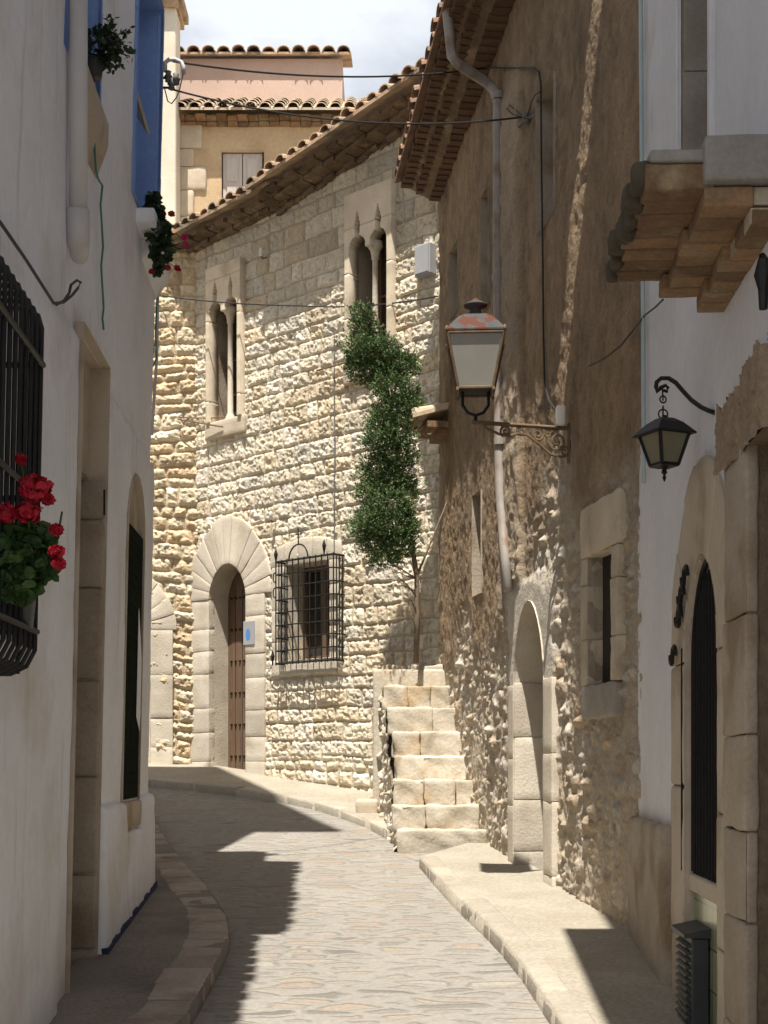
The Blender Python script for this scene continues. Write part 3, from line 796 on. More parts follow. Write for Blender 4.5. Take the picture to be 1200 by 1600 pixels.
# twin windows
def twin(geo, lan, fs, ztop, zbot, nm):
    s0, s1, z0, zs = geo; c = (s0 + s1) / 2
    fr = MB(K)
    # head slab with the two cut-out lights: build as a fine sheet with holes, 3 cm proud
    w_ = top_w = fs
    Sg, Zg = grid(s0 - w_, s1 + w_, z0, ztop, .011)
    cutl = cutmask(Sg, Zg, lan) | cutmask(Sg, Zg, [rect(c - .05, c + .05, z0 - .1, zs - .02)])
    Og = .024 + .004 * fbm(Sg * 9, Zg * 9, 3, 4) - .006 * (np.abs((Zg * 1.9) % 1 - .5) > .492)
    o = sheet('window_frame', K.arr(Sg, Zg, Og), M['ashlar'], palace, cut=cutl)
    md = o.modifiers.new('solid', 'SOLIDIFY'); md.thickness = .16; md.offset = 0
    cl = MB(K)
    r = .038
    cp = K.pt(c, z0, -.03)
    cl.lathe((cp[0], cp[1], z0), [(.075, -.02), (.075, .03), (.055, .06), (r, .10), (r * .95, (zs - z0) * .5), (r * .9, zs - z0 - .16), (.05, zs - z0 - .145), (.045, zs - z0 - .12), (.06, zs - z0 - .05), (.09, zs - z0 - .01), (.09, zs - z0 + .05)], 14)
    cl.build('column', M['ashlar_pale'], o, smooth=True)
    sl = MB(K); sl.rblock((s0 - w_ - .05, zbot, -.12), (s1 - s0 + 2 * w_ + .1, z0 - zbot + .005, .2), r=.015, amp=.004)
    sl.build('sill', M['ashlar'], o, smooth=True)
    reveal(K, rect(s0 - .015, s1 + .015, z0 - .01, zs + .55), -.035, -.3, M['jamb'], o, 'window_reveal')
    plate(K, rect(s0 - .03, s1 + .03, z0 - .02, zs + .56), -.33, -.3, M['dark'], o, 'pane')
    bars = MB(K)
    for ss in (s0 + (s1 - s0) * .25, s0 + (s1 - s0) * .75): bars.box(ss - .015, ss + .015, z0, zs + .2, -.3, -.27)
    for f in (.3, .62): bars.box(s0, s1, z0 + (zs - z0) * f - .012, z0 + (zs - z0) * f + .012, -.3, -.272)
    bars.build('glazing_bar', M['wood'], o)
twin(l1, LAN1, .07, l1[3] + .60, l1[2] - .22, 1)
twin(l2, LAN2, .08, l2[3] + .66, l2[2] - .25, 2)
# barred window
gs0, gs1 = ws0 - .02, ws1 + .13
stack(K, ws1, ws1 + .26, wz0 - .1, wz1, -.05, .04, (.3, .5), M['ashlar_pale'], palace, 'window_jamb', 21)
stack(K, ws0 - .15, ws0, wz0 - .1, wz1, -.05, .04, (.3, .5), M['ashlar_pale'], palace, 'window_jamb', 22)
mb = MB(K)
n = 5
for k in range(n):
    a = ws0 - .2 + (ws1 - ws0 + .5) * k / n; b = ws0 - .2 + (ws1 - ws0 + .5) * (k + 1) / n
    def fn(t, a=a): 
        u = (t[0] - ws0 + .2) / (ws1 - ws0 + .5)
        return (t[0], t[1] + .12 * math.sin(u * math.pi) * (1 if t[1] > wz1 + .05 else 0), t[2])
    mb.rblock((a, wz1, -.05), (b - a - .008, .2, .09), r=.012, amp=.004, seed=k + 60, fn=fn)
mb.build('window_lintel', M['ashlar_pale'], palace, smooth=True)
mb = MB(K); mb.rblock((ws0 - .15, wz0 - .2, -.1), (ws1 - ws0 + .4, .2, .16), r=.02)
mb.build('window_sill', M['ashlar_pale'], palace, smooth=True)
reveal(K, winpoly, .03, -.3, M['ashlar_pale'], palace, 'window_reveal')
plate(K, winpoly, -.34, -.3, M['dark'], palace, 'pane')
mb = MB(K)
mb.box(ws0, ws0 + .05, wz0, wz1, -.3, -.25); mb.box(ws1 - .05, ws1, wz0, wz1, -.3, -.25); mb.box(ws0 + .05, ws1 - .05, wz0, wz0 + .06, -.3, -.25)
mb.box(ws0 + .05, ws1 - .05, wz1 - .06, wz1, -.3, -.25); mb.box((ws0 + ws1) / 2 - .03, (ws0 + ws1) / 2 + .03, wz0 + .06, wz1 - .06, -.3, -.25)
mb.build('casement', M['wood'], palace)
# wrought cage of that window
go = .2
cs0, _ = K.at(521, 950, go); cs1, _ = K.at(431, 950, go)
cz0, cz1 = K.at(476, 1034, go)[1], K.at(476, 872, go)[1]
bars = MB(K)
nv, nh = 11, 9
for k in range(nv):
    s = cs0 + (cs1 - cs0) * k / (nv - 1)
    bars.tube([(s, cz0 - .02, go), (s, cz1 + .02, go)], .0085, 6)
for k in range(nh):
    z = cz0 + (cz1 - cz0) * k / (nh - 1)
    bars.tube([(cs0, z, .0), (cs0, z, go), (cs1, z, go), (cs1, z, .0)], .0085 if 0 < k < nh - 1 else .013, 6)
for f in (.25, .5, .75):
    for s in (cs0, cs1): bars.tube([(s, cz0, go * f), (s, cz1, go * f)], .0075, 6)
cage = bars.build('window_grille', M['iron'], palace)
def spike(s, z):
    orn = MB(K); orn.tube([(s, z - .02, go), (s, z + .03, go), (s, z + .05, go), (s, z + .10, go), (s, z + .17, go)], [.008, .012, .018, .026, .003], 7); orn.build('grille_finial', M['iron'], cage)
for s, z in ((cs1, cz1), (cs0 + .16, cz1 + .02), (cs1 + .06, cz0)): spike(s, z)
m_ = cs0 + (cs1 - cs0) * .6; orn = MB(K)
orn.tube([(m_ + .17 * math.cos(a), cz1 + .18 * math.sin(a), go) for a in np.linspace(0, math.pi, 13)], .010, 6)
orn.tube([(m_, cz1 + .17, go), (m_, cz1 + .37, go)], .008, 6); orn.tube([(m_ - .05, cz1 + .30, go), (m_ + .05, cz1 + .30, go)], .007, 6)
for z in (cz0 + .85 * (cz1 - cz0), cz0 + .7 * (cz1 - cz0)):
    orn.build('grille_ornament', M['iron'], cage); orn = MB(K); orn.tube([(cs1 + .05 + .03 * math.cos(a) - .03, z + .06 * math.sin(a), go) for a in np.linspace(-2.2, 2.2, 10)], .008, 6)
orn.build('grille_ornament', M['iron'], cage)
# eaves: upper right length and lower left length
def eave(wall, s0, s1, zA, zB, out, parent, m, courses=3, run=2.4, slope=.34, pitch=.2, seed=3, step_m=None, dropk=.06, r=.085):
    rf = tiles(wall, s0, s1, zA, zB, out, run, slope, m, parent, 'roof', pitch=pitch, r=r, seed=seed)
    rng = random.Random(seed + 40)
    mb = MB(wall); nblk = max(2, int(abs(s1 - s0) / .17))
    for k in range(courses):
        o = out * (1 - (k + 1) / (courses + .6))
        zt = -.034 - k * dropk
        for q in range(nblk):
            if k % 2 == 0 and q % 2: oo = o - .05
            else: oo = o
            a, b = q / nblk, (q + .94) / nblk
            za, zb = zA + (zB - zA) * a + zt, zA + (zB - zA) * b + zt
            sa, sb = s0 + (s1 - s0) * a, s0 + (s1 - s0) * b
            oo += rng.uniform(-.02, .02); dk = dropk - .004 + rng.uniform(-.012, .004)
            mb.hexa([(sa, za - dk, -.1), (sb, zb - dk, -.1), (sb, zb - dk, oo), (sa, za - dk, oo), (sa, za, -.1), (sb, zb, -.1), (sb, zb, oo), (sa, za, oo)])
    mb.build('cornice', step_m or m, rf)
    return rf
eave(K, eA[0] - .3, eB[0], eA[1] + .05, eB[1], .57, palace, M['tile'], courses=3, seed=4, pitch=.19, step_m=M['cornice'])
eave(K, eC[0] - .4, KL + .5, eC[1] + .02, eD[1] - .1, .47, palace, M['tile'], courses=2, seed=5, pitch=.19, step_m=M['cornice'])
# ================================================================== brown house on the right
brown = top('brown_house', 'tall brown rubble house with long tiled eave and arched doorway behind the stairs', 'house', (1.4, 12, .6))
BL0, BL1 = B.at(1003, 1300)[0], B.at(690, 600)[0]
bd0, bd1 = span(B, 812, 860, 1200)
bdz0 = B.at(840, 1392)[1]; bdt = B.at(835, 938)[1]
bdr = bdt - (bd1 - bd0) / 2
bw0, bw1 = span(B, 929, 967, 960)
bwz0, bwz1 = B.at(948, 1068)[1], B.at(948, 862)[1]
slots = []
for (xa, xb, ya, yb) in ((846, 874, 350, 135), (709, 722, 490, 385), (759, 770, 480, 300), (745, 759, 930, 770)):
    s0, s1 = span(B, xa, xb, (ya + yb) / 2)
    slots.append((s0, s1, B.at((xa + xb) / 2, ya)[1], B.at((xa + xb) / 2, yb)[1]))
bdr -= (bd1 - bd0) * .2
bdoor = arch(bd0, bd1, bdz0 - .3, bdr, point=.4)
bwin = rect(bw0, bw1, bwz0, bwz1)
S, Z = grid(BL0 - .3, BL1, .2, 8.3, .0165, .0125)
H1, C1 = rubble(S, Z, .30, .15, 41, pal=PAL_BR, bulge=.045, rough=.035, edge=.05, joint=.02, mort=(.37, .315, .24), jit=1.0)
H2, C2 = rubble(S, Z, .12, .085, 48, pal=PAL_BR, bulge=.03, rough=.03, edge=.03, joint=.012, mort=(.37, .315, .24), jit=1.0)
pk = sstep(-.03, .05, fbm(S * 3.1, Z * 3.1, 3, 49))
Hr = H1 * pk + (H2 - .004) * (1 - pk) + .030 * fbm(S * 24, Z * 15, 4, 52) + .02 * fbm(S * 7, Z * 5, 3, 53); Cr = C1 * pk[..., None] + C2 * (1 - pk[..., None])
Hp = .03 + .030 * fbm(S * 2.5, Z * 1.5, 4, 42) + .034 * fbm(S * 14, Z * 9, 4, 43) - .006 * sstep(.12, .22, fbm(S * 6, Z * 5, 3, 57))
Cp = np.array([.225, .16, .098]) * (1 + .8 * fbm(S * 2.2, Z * .9, 5, 44) + .7 * fbm(S * 14, Z * 9, 4, 45) - .12 * sstep(.12, .22, fbm(S * 6, Z * 5, 3, 57)))[..., None]
# plaster has come off the lower wall
far = sstep(-1.3, -.6, S)
t = sstep(-.35, .25, (3.3 - .5 * far * 1.0 - Z) + 1.6 * fbm(S * 1.3, Z * 1.0, 4, 46) + .25 * (1 - far))
hole = sstep(.10, .2, fbm(S * 3.2, Z * 2.6, 4, 47)) * .0
t = np.clip(t + hole, 0, 1)
Hb = Hr * t + Hp * (1 - t); Cb = Cr * t[..., None] + Cp * (1 - t[..., None])
# pier of pale plaster between the pipe and the doorway
p0, p1 = span(B, 790, 822, 600)
pier = sstep(p0 - .05, p0 + .04, S) * sstep(p1 + .05, p1 - .04, S) * sstep(2.4, 3.0, Z) * sstep(7.8, 7.2, Z)
Hb = Hb + .05 * pier * (1 + 1.2 * fbm(S * 5, Z * 5, 3, 50)); Cb = Cb * (1 - .35 * pier[..., None]) + np.array([.42, .36, .28]) * .35 * pier[..., None]
dx_ = np.maximum(np.maximum(bd0 - .16 - S, S - bd1 - .16), 0); dz_ = np.maximum(Z - (bdt + .1 + .25 * fbm(S * 4, Z * 4, 3, 58)), 0)
nm = sstep(.16, .0, np.hypot(dx_, dz_) + .12 * fbm(S * 5, Z * 5, 3, 59))
Hb = Hb * (1 - nm) + (.048 + .008 * fbm(S * 12, Z * 12, 3, 60)) * nm
Cb = Cb * (1 - .8 * nm[..., None]) + np.array([.50, .46, .39]) * .8 * nm[..., None] * (1 + .3 * fbm(S * 6, Z * 4, 4, 61))[..., None]
cutp = [bdoor, bwin] + [rect(a, b, c, d) for a, b, c, d in slots]
sheet('front_wall', B.arr(S, Z, Hb), M['plaster_brown'], brown, Cb, cutmask(S, Z, cutp))
q = [B.pt(BL0 - .3, 0, -.5), B.pt(BL1, 0, -.5)]
mb = MB(); mb.prism([q[0][:2], q[1][:2], (6, q[1][1]), (6, q[0][1])], 0, 7.9)
mb.build('wall', M['portal'], brown)
ge = MB(); e0, e1 = B.pt(BL1, 0, .03), B.pt(BL1 + .01, 0, -.6)
ge.box(e1[0] - .02, 6, e1[1] - .12, e1[1] - .01, .3, 8.0); 
ge.build('gable_wall', M['portal'], brown)
# doorway
reveal(B, bdoor, .06, -.36, M['ashlar_pale'], brown, 'door_reveal')
stack(B, bd1, bd1 + .2, bdz0 - .2, bdr, -.06, .06, (.35, .6), M['ashlar_pale'], brown, 'door_jamb', 31)
stack(B, bd0 - .26, bd0, bdz0 - .2, bdr, -.06, .06, (.35, .6), M['ashlar_pale'], brown, 'door_jamb', 32)
stack(B, bd1 - .02, bd1 + .01, bdz0 - .2, bdr + .02, -.36, .05, (.4, .55), M['ashlar_pale'], brown, 'door_jamb', 33)
plate(B, bdoor, -.42, -.36, M['wood'], brown, 'door')
mb = MB(B); mb.rblock((bd0 - .05, bdz0 - .2, -.35), (bd1 - bd0 + .1, .2, .5), r=.03)
mb.build('threshold', M['ashlar_pale'], brown, smooth=True)
# small window with big lintel and sill stones
reveal(B, bwin, .05, -.06, M['jamb'], brown, 'window_reveal')
plate(B, bwin, -.12, -.06, M['dark'], brown, 'pane')
mb = MB(B); mb.rblock((bw0 - .16, bwz1, -.1), (bw1 - bw0 + .32, .36, .165), r=.025, amp=.014, seed=3)
mb.build('window_lintel', M['ashlar'], brown, smooth=True)
mb = MB(B); mb.rblock((bw0 - .1, bwz0 - .24, -.1), (bw1 - bw0 + .2, .24, .175), r=.025, amp=.014, seed=4)
mb.build('window_sill', M['ashlar_grey'], brown, smooth=True)
stack(B, bw1, bw1 + .14, bwz0, bwz1, -.1, .06, (.25, .4), M['ashlar'], brown, 'window_jamb', 35, r=.012, amp=.01)
stack(B, bw0 - .14, bw0, bwz0, bwz1, -.1, .06, (.25, .4), M['ashlar'], brown, 'window_jamb', 36, r=.012, amp=.01)
for i, (a, b, c, d) in enumerate(slots):
    o = reveal(B, rect(a, b, c, d), .05, -.3, M['jamb'], brown, 'window_reveal')
    plate(B, rect(a, b, c, d), -.34, -.3, M['glass'] if i else M['portal'], o, 'pane')
# eave with brick soffit
be0 = B.at(690, 0, .60); be1 = B.at(614, 282, .55)
pn, pf = np.array(B.pt(be0[0], 0, .60)[:2]), np.array(B.pt(be1[0], 0, .55)[:2])
BE = Wall(pn, pf - pn, (-(pf - pn)[1], (pf - pn)[0]))
eL = float(np.linalg.norm(pf - pn)); sl = (be1[1] - be0[1]) / eL
sE0 = -(pn[1] - 9.27) / BE.d[1]
zE0 = be0[1] + sl * sE0; zE1 = be1[1]
rf = tiles(BE, sE0, eL, zE0, zE1, .0, 3.0, .3, M['tile_red'], brown, 'roof', pitch=.2, r=.09, seed=12)
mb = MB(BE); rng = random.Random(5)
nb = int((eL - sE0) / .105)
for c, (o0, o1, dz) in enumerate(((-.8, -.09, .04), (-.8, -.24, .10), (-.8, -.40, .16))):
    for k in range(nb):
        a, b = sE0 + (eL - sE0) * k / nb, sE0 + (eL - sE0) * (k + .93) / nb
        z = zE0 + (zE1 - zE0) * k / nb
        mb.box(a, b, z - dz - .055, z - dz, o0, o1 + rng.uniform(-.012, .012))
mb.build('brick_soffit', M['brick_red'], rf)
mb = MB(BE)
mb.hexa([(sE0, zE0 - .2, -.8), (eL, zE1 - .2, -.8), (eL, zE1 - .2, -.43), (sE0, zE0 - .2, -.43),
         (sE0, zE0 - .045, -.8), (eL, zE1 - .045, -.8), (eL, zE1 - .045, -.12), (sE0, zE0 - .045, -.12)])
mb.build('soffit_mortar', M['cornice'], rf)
# rain pipe
def bp(px, py, off): s, z = B.at(px, py, off); return (s, z, off)
mb = MB(B)
mb.tube([bp(694, -20, .55), bp(700, 30, .52), bp(706, 88, .48), bp(716, 100, .45), bp(762, 130, .12), bp(773, 142, .1), bp(778, 160, .09), bp(778, 400, .09), bp(780, 690, .09), bp(782, 770, .09), bp(788, 850, .1), bp(794, 922, .12)], .046, 12)
pipe = mb.build('rain_pipe', M['zinc'], brown, smooth=True)
mb = MB(B)
for y in (435, 150, 690):
    mb = MB(B); s, z = B.at(778 if y < 500 else 781, y, .09); mb.tube([(s, z - .03, .09), (s, z + .03, .09)], .054, 12); mb.box(s - .012, s + .012, z - .02, z + .02, 0, .09); mb.build('pipe_clamp', M['zinc'], pipe)
# small tile canopy over the door at the head of the stairs
ca = B.at(690, 672, .0)
cano = MB(B); cs_ = BL1
o = tiles(B, BL1 - .55, BL1 + .02, ca[1] + .02, ca[1] - .02, .44, .5, .28, M['tile_pale'], brown, 'door_canopy', pitch=.19, r=.09, seed=21, rowlen=.4)
mb = MB(B); mb.box(BL1 - .55, BL1, ca[1] - .10, ca[1] - .035, -.02, .26); mb.box(BL1 - .52, BL1 - .02, ca[1] - .16, ca[1] - .102, -.02, .14)
mb.build('canopy_bricks', M['brick'], o)
# ================================================================== stairs
stair = top('stone_staircase', 'steep flight of eight worn pale stone steps against the brown house', 'staircase', (.5, 13.3, .72))
ty = [1297, 1259, 1219, 1182, 1144, 1106, 1072, 1040]
lx = [620, 613, 615, 618, 614, 606, 598, 597]
Y0, TR = 13.32, .275
prev = float(zg(Y0)) - .1
mbs = []
for k in range(8):
    Yk = Y0 + k * TR
    z1 = EYE + (HY - ty[k]) / F * Yk
    xl = (lx[k] - HX) / F * Yk
    xr = B.pt((Yk - B.o[1]) / B.d[1], 0, -.02)[0] + .05
    mb = MB()
    rng = random.Random(k + 3)
    # two or three blocks make one step, nosing at the front
    cuts = [xl, xr] if k in (0, 3) else ([xl, xl + (xr - xl) * rng.uniform(.28, .4), xl + (xr - xl) * rng.uniform(.6, .75), xr] if k in (2, 6) else [xl, xl + (xr - xl) * (.68, .36, .6)[k % 3], xr])
    for i in range(len(cuts) - 1):
        mb.rblock((cuts[i] + .003, Yk + rng.uniform(-.012, .012), prev - .02), (cuts[i + 1] - cuts[i] - .006, TR + .10 if k < 7 else 1.1, z1 - prev + .02), r=.014, step=.03, amp=.03, seed=k * 5 + i + 2)
    mb.build('step', M['step'], stair, smooth=True)
    prev = z1
zt = prev
# rubble flank of the stairs
p_near = np.array([(618 - HX) / F * 13.38, 13.38]); p_far = np.array([(586 - HX) / F * 15.6, 15.6])
dd = p_far - p_near; Lf = np.linalg.norm(dd); nn = np.array([-dd[1], dd[0]]) / Lf
FL = Wall(p_near, dd, nn)
S, Z = grid(0, Lf + .1, .5, zt + .02, .0125)
Hm, C = rubble(S, Z, .2, .14, 61, pal=PAL, bulge=.05, rough=.02)
zline = np.interp(S, [i * TR for i in range(9)], [EYE + (HY - ty[min(i, 7)]) / F * (Y0 + i * TR) - .02 for i in range(9)])
zs_ = np.array([EYE + (HY - y) / F * (Y0 + i * TR) for i, y in enumerate(ty)])
zl = zs_[np.clip(np.floor((S + .03) / TR).astype(int), 0, 7)]
cut = ((Z[:-1, :-1] + Z[1:, 1:]) / 2 > (zl[:-1, :-1] - .012))
sheet('flank_wall', FL.arr(S, Z, Hm - .04), M['wall'], stair, C, cut)
# landing behind
mb = MB(); mb.rblock((p_far[0] - .02, 15.2, .6), (1.0, 1.2, zt - .64), r=.03, step=.15); mb.build('landing', M['step'], stair, smooth=True)
mb = MB(); a = G(588, 1268, RISE); mb.rblock((a[0] - .22, a[1] - .05, a[2] - .15), (.24, .3, .28), r=.03, amp=.012, seed=8)
blk = mb.build('stone_block', M['ashlar'], smooth=True); tag(blk, 'small squared stone block on the pavement against the flank of the stairs', 'stone')
# ================================================================== white house on the right
white = top('white_house', 'white plastered house with arched barred window, brick balcony and stone portal on the right', 'house', (1.6, 7, .3))
a0, a1 = 6.36, 7.23
sillz = W.at(1100, 1372)[1]; apex = W.at(1099, 868)[1]; spr = apex - (a1 - a0) / 2
u0, u1 = span(W, 1064, 1113, 100)
uz = 4.4
spr -= .05
warch = arch(a0, a1, .0, spr, point=.12)
S, Z = grid(3.8, 9.1, -.1, 9.0, .03)
Hm = .012 * fbm(S * 1.5, Z * 1.2, 4, 71) + .005 * fbm(S * 8, Z * 8, 3, 72)
pdoor = rect(4.3, 5.63, -.2, 2.86)
cut = cutmask(S, Z, [warch, rect(u0, u1, uz, 9.5), pdoor])
sheet('front_wall', W.arr(S, Z, Hm), M['white_r'], white, None, cut)
mb = MB(W); mb.box(-2.5, 9.06, -.2, 8.9, -4, -.75); mb.build('wall', M['white_r'], white)
# far end of the house where it meets the brown one
mb = MB(W); mb.box(9.04, 9.12, 0, 8.9, -2, -.01); mb.build('end_wall', M['white_r'], white)
# arch surround
ring(W, a0, a1, spr, .42, 9, -.05, .022, M['beige'], white, 'arch_stones', seed=14, point=.12)
reveal(W, warch, .02, -.34, M['beige'], white, 'window_reveal')
stack(W, a1, a1 + .40, .05, spr, -.06, .024, (.55, .8), M['beige'], white, 'window_jamb', 41, r=.02)
stack(W, a0 - .30, a0, .05, spr, -.06, .024, (.55, .8), M['beige'], white, 'window_jamb', 42, r=.02)
mb = MB(W); mb.rblock((a0 + .005, sillz - .1, -.33), (a1 - a0 - .01, .09, .33), r=.012); mb.build('window_sill', M['beige'], white, smooth=True)
plate(W, arch(a0, a1, sillz - .02, spr, point=.12), -.34, -.28, M['dark'], white, 'pane')
plate(W, rect(a0, a1, .0, sillz - .11), -.3, -.03, M['green_tile'], white, 'tile_panel')
bars = MB(W); cc, rr = (a0 + a1) / 2, (a1 - a0) / 2
for k in range(11):
    s = a0 + .04 + (a1 - a0 - .08) * k / 10
    zt_ = spr + math.sqrt(max(0, rr * rr - (s - cc) ** 2)) - .02
    bars.tube([(s, sillz - .01, -.03), (s, zt_, -.03)], .012, 6)
for z in (sillz + .02, W.at(1098, 1109)[1], W.at(1098, 977)[1]):
    bars.box(a0 + .005, a1 - .005, z - .012, z + .012, -.052, -.036)
bars.tube([(p[0], p[1], -.028) for p in arch(a0 + .012, a1 - .012, sillz, spr, point=.12)[1:] + [(a0 + .012, sillz)]], .016, 6)
g = bars.build('window_grille', M['iron'], white)
sc_ = MB(W)
def scroll(s, z, h, o=.03):
    p = []
    for t in np.linspace(0, 1, 15):
        a = -2.6 + 4.3 * t
        p.append((s + .035 + .05 * math.cos(a + .6) * (1 if t < .99 else 1), z + h * (t - .5) + .02 * math.sin(a * 2), o))
    sc_.tube(p, .011, 6)
def shook(px, y0, y1):
    for (dx, sgn) in ((0, 1),):
        pts = []
        s, zb = W.at(px, y1); _, zt2 = W.at(px, y0)
        hh = zt2 - zb; r_ = hh * .24
        for a in np.linspace(-.2, math.pi * 1.05, 9): pts.append((s - r_ * math.cos(a) * -1 * 1.0 - r_, zt2 - r_ + r_ * math.sin(a), .05))
        for a in np.linspace(math.pi * .05, -math.pi * .9, 9): pts.append((s + r_ * 1.0 + r_ * math.cos(a + math.pi) * 1.0 , zb + r_ + r_ * math.sin(a), .05))
        sc_.tube(pts, .012, 6)
shook(1079, 918, 945); shook(1076, 945, 978); 
for px, y0, y1 in ((1077, 950, 978), (1081, 915, 945), (1087, 885, 915), (1068, 1010, 1038)):
    s, zb = W.at(px, y1); zt2 = W.at(px, y0)[1]; hh = zt2 - zb; r_ = .05
    pts = [(s - r_ - r_ * math.cos(a), zt2 - r_ + r_ * math.sin(a), .05) for a in np.linspace(math.pi, .0, 9)]
    pts = [(s + r_ * math.cos(a), zt2 - r_ + r_ * math.sin(a), .05) for a in np.linspace(math.pi, 0, 9)]
    pts += [(s + r_ + (-r_ * .0) - r_ * (1 - math.cos(a)) * .0 + r_ * .0 + (r_ * .6) * (1 - math.cos(a)), zb + r_ * 1.1 - r_ * math.sin(a) * 1.0, .05) for a in np.linspace(0, math.pi, 8)]
    sc_.tube(pts, .012, 6)
sc_.tube([(a1 + .035, sillz, .02), (a1 + .035, W.at(1076, 1012)[1], .02)], .012, 6)
sc_.build('grille_scrolls', M['iron'], g)
# plinth at the far end
mb = MB(W)
mb.rblock((7.72, -.05, -.05), (1.40, 1.30, .115), r=.03, step=.09, amp=.012, seed=6); mb.build('plinth', M['jamb'], white, smooth=True)
# upstairs window opening
reveal(W, rect(u0, u1, uz, 9.2), .0, -.4, M['ashlar_grey'], white, 'window_reveal')
plate(W, rect(u0, u1, uz, 9.2), -.46, -.4, M['dark'], white, 'pane')
stack(W, u1 - .012, u1 + .004, uz, 9.0, -.4, -.012, (.38, .55), M['ashlar_grey'], white, 'window_jamb', 43, r=.006, amp=.003)
plate(W, rect(u1, u1 + .1, uz, 9.0), -.01, .025, M['white_r'], white, 'window_surround', bevel=.008)
plate(W, rect(u0 - .07, u0, uz, 9.0), -.01, .025, M['white_r'], white, 'window_surround', bevel=.008)
# stone portal nearest the camera
stack(W, 5.62, 6.07, .05, 2.90, -.005, .05, (.36, .62), M['jamb'], white, 'portal_jamb', 47, r=.012, amp=.010)
S, Z = grid(3.8, 6.12, 2.84, 3.26, .015)
Hm, C = masonry(S, Z, (.5, .7), (.7, 1.0), 82, joint=.008, bulge=.03, rough=.016, pal=np.array([(.26, .195, .135), (.21, .155, .105)]), mort=(.2, .15, .1))
cut = ((Z + .16 * fbm(S * 5, S * 2, 4, 9) + .05 * (S - 5.6))[:-1, :-1] > 3.17)
sheet('portal_lintel', W.arr(S, Z, Hm + .035), M['plaster_brown'], white, C, cut)
reveal(W, rect(3.9, 5.63, -.2, 2.86), .045, -.2, M['portal'], white, 'portal_reveal')
plate(W, rect(3.9, 5.63, -.2, 2.86), -.26, -.2, M['portal'], white, 'door')
# balcony: three corbelled brick courses under a slab
bal = MB(W); b0, b1 = 5.28, 6.32; rng = random.Random(3)
nb = 8
for k in range(nb):
    a, b = b0 + (b1 - b0) * k / nb, b0 + (b1 - b0) * (k + .925) / nb
    for o0, o1, z0, z1 in ((.235, .49, 3.755, 3.85), (.09, .275, 3.68, 3.752), (-.02, .115, 3.61, 3.677)):
        bal.rblock((a, z0 + rng.uniform(-.004, .006), o0), (b - a, z1 - z0, o1 - o0 + rng.uniform(-.02, .02)), r=.006, step=.03, amp=.007, seed=rng.randint(0, 999))
balc = bal.build('balcony', M['brick'], white, smooth=True)
mb = MB(W); mb.box(b0 + .01, b1 - .01, 3.766, 3.845, -.02, .30); mb.box(b0 + .01, b1 - .01, 3.692, 3.757, -.02, .26); mb.box(b0 + .01, b1 - .01, 3.622, 3.68, -.02, .10); mb.box(b0 + .008, b1 - .008, 3.7675, 3.842, .29, .465)
mb.build('balcony_mortar', M['mortar'], balc)
mb = MB(W); mb.rblock((b0 - .01, 3.852, -.02), (b1 - b0 + .02, .05, .50), r=.012, amp=.008); mb.build('balcony_slab', M['concrete'], balc, smooth=True)
mb = MB(W); mb.rblock((b0 - .05, 3.765, -.02), (.12, .17, .30), r=.012, amp=.004, seed=2); mb.build('balcony_end_block', M['concrete'], balc, smooth=True)
mb = MB(W)
for k in range(nb):
    a = b0 + (b1 - b0) * k / nb
    mb.rblock((a + .01, 3.75 + rng.uniform(-.02, .02), .475), ((b1 - b0) / nb * rng.uniform(.6, .9), .085 + rng.uniform(-.02, .03), .05 + rng.uniform(0, .03)), r=.018, step=.03, amp=.022, seed=k + 90)
mb.build('balcony_moss', M['moss'], balc, smooth=True)['kind'] = 'stuff'
# overhanging roof and an added balcony that shades the pavement, both above the picture
mb = MB(W); mb.hexa([(-2.5, 8.55, .74), (8.97, 8.55, .74), (8.97, 8.8, -2), (-2.5, 8.8, -2), (-2.5, 8.67, .74), (8.97, 8.67, .74), (8.97, 9.4, -2), (-2.5, 9.4, -2)])
mb.build('roof', M['tile'], white)
mb = MB(W); mb.box(-2.5, 6.8, 6.75, 6.9, -.02, .92); mb.build('shade_balcony', M['concrete'], white)
# conduit down the corner of the house
mb = MB(W)
def wp(px, py, off=.03): s, z = W.at(px, py, off); return (s, z, off)
mb.tube([wp(1001, -20), wp(1003, 250), wp(1005, 500), wp(1006, 755)], .014, 8); mb.tube([wp(1001, -20, .05), wp(1005, 500, .05), wp(1006, 700, .05)], .006, 6)
mb.build('conduit', M['pipe_blue'], white)
# ventilation cabinet
vent = top('vent_cabinet', 'dark louvred ventilation cabinet standing under the barred arched window', 'vent', W.pt(6.85, .35, .0))
v0, v1, vz0, vz1 = 6.78, 7.14, float(zg(6.9)) + RISE - .01, W.at(1085, 1478, .1)[1]
mb = MB(W); mb.box(v0, v1, vz0, vz1, -.025, .06); mb.build('cabinet', M['vent'], vent, bevel=.008)
mb = MB(W)
for z in np.arange(vz0 + .05, vz1 - .05, .035):
    mb.hexa([(v0 + .03, z, .062), (v1 - .03, z, .062), (v1 - .03, z, .085), (v0 + .03, z, .085), (v0 + .03, z + .022, .062), (v1 - .03, z + .022, .062), (v1 - .03, z + .008, .085), (v0 + .03, z + .008, .085)])
mb.build('louvres', M['vent'], vent)
mb = MB(W); mb.hexa([(v0 - .02, vz1, -.09), (v1 + .02, vz1, -.09), (v1 + .02, vz1, .1), (v0 - .02, vz1, .1), (v0 - .02, vz1 + .06, -.09), (v1 + .02, vz1 + .06, -.09), (v1 + .02, vz1 + .018, .1), (v0 - .02, vz1 + .018, .1)])
mb.build('lid', M['vent'], vent)
